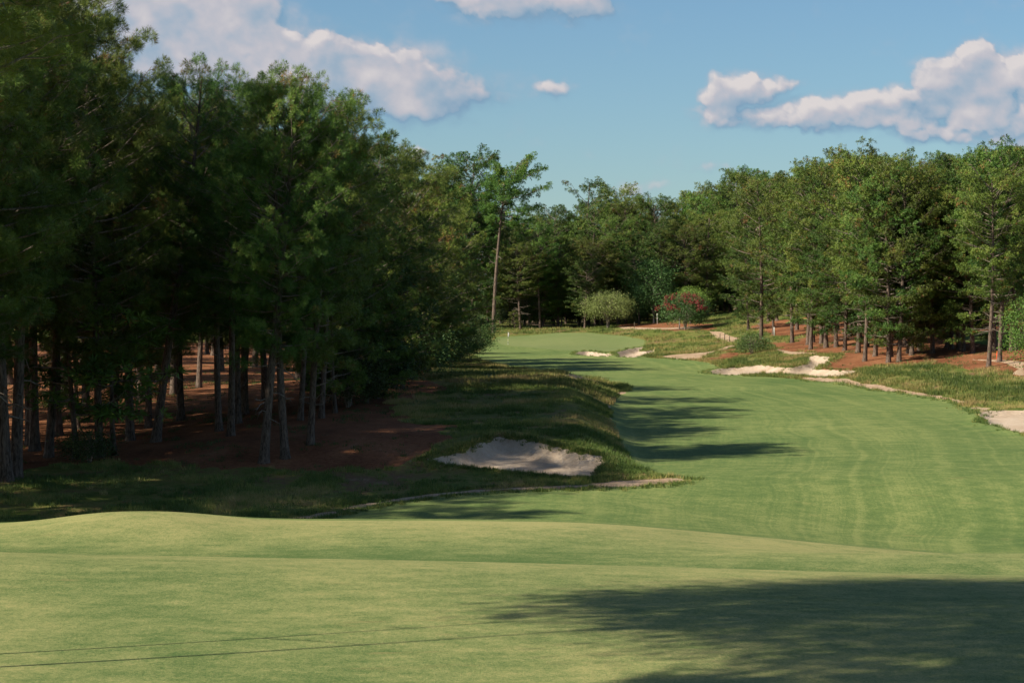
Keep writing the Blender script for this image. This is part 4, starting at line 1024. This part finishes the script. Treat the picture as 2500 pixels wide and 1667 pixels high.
nu_ = len(uu); ii = (np.arange(len(vv)-1)[:, None]*nu_+np.arange(nu_-1)[None, :]).ravel()
Fq = np.stack([ii, ii+1, ii+nu_+1, ii+nu_], 1); keep = (alp[Fq].max(1) > .002); Fq = Fq[keep]
usedv, inv = np.unique(Fq, return_inverse=True)
m, nt, out = new_mat('cloud')
a1 = N(nt, 'ShaderNodeAttribute', attribute_name='cover'); a2 = N(nt, 'ShaderNodeAttribute', attribute_name='relief')
fine = noise(nt, pos(nt), .035, 5, .6)
lt = math_n(nt, 'ADD', a2.outputs['Fac'], math_n(nt, 'MULTIPLY_ADD', fine, .24, -.12))
cc = ramp(nt, lt, [(.15, (.13, .215, .305)), (.42, (.215, .27, .335)), (.68, (.335, .325, .355)), (1, (.46, .42, .41))])
em = nt.nodes.new('ShaderNodeEmission'); nt.links.new(cc, em.inputs[0]); em.inputs[1].default_value = 1.0
tr_ = nt.nodes.new('ShaderNodeBsdfTransparent'); mx = nt.nodes.new('ShaderNodeMixShader')
nt.links.new(a1.outputs['Fac'], mx.inputs[0]); nt.links.new(tr_.outputs[0], mx.inputs[1]); nt.links.new(em.outputs[0], mx.inputs[2]); nt.links.new(mx.outputs[0], out.inputs[0])
try: m.cycles.emission_sampling = 'NONE'
except Exception: pass
me = mesh_np('sky', Vc[usedv], inv.reshape(-1, 4), 4, m, alp[usedv], True, 'cover')
at_ = me.attributes.new('relief', 'FLOAT', 'POINT'); at_.data.foreach_set('value', lit[usedv].astype(np.float32))
ob('sky', me, kind='structure', label='soft pink and grey cumulus clouds in the blue sky')

# ------------------------------------------------------------------ sun, camera, view
sl = bpy.data.lights.new('sun', 'SUN'); sl.energy = 5.0; sl.angle = R(.8); sl.color = (1.0, .90, .74)
so = bpy.data.objects.new('sun', sl); COL.objects.link(so)
dirv = Vector((math.cos(SUN_AZ)*math.cos(SUN_EL), math.sin(SUN_AZ)*math.cos(SUN_EL), -math.sin(SUN_EL)))
so.rotation_euler = dirv.to_track_quat('-Z', 'Y').to_euler()
cam = bpy.data.cameras.new('camera'); co = bpy.data.objects.new('camera', cam); COL.objects.link(co)
co.location = (0, 0, CAMZ); co.rotation_euler = (R(90), 0, 0)
cam.sensor_width = 36; cam.lens = 36*F/2352.0; cam.shift_y = -(784-V0)/2352.0
cam.clip_start = .5; cam.clip_end = 5000
scene.camera = co
scene.view_settings.view_transform = 'Standard'; scene.view_settings.look = 'None'
scene.view_settings.exposure = 0.7; scene.view_settings.gamma = 1.0
scene.cycles.max_bounces = 4; scene.cycles.diffuse_bounces = 2; scene.cycles.transparent_max_bounces = 4
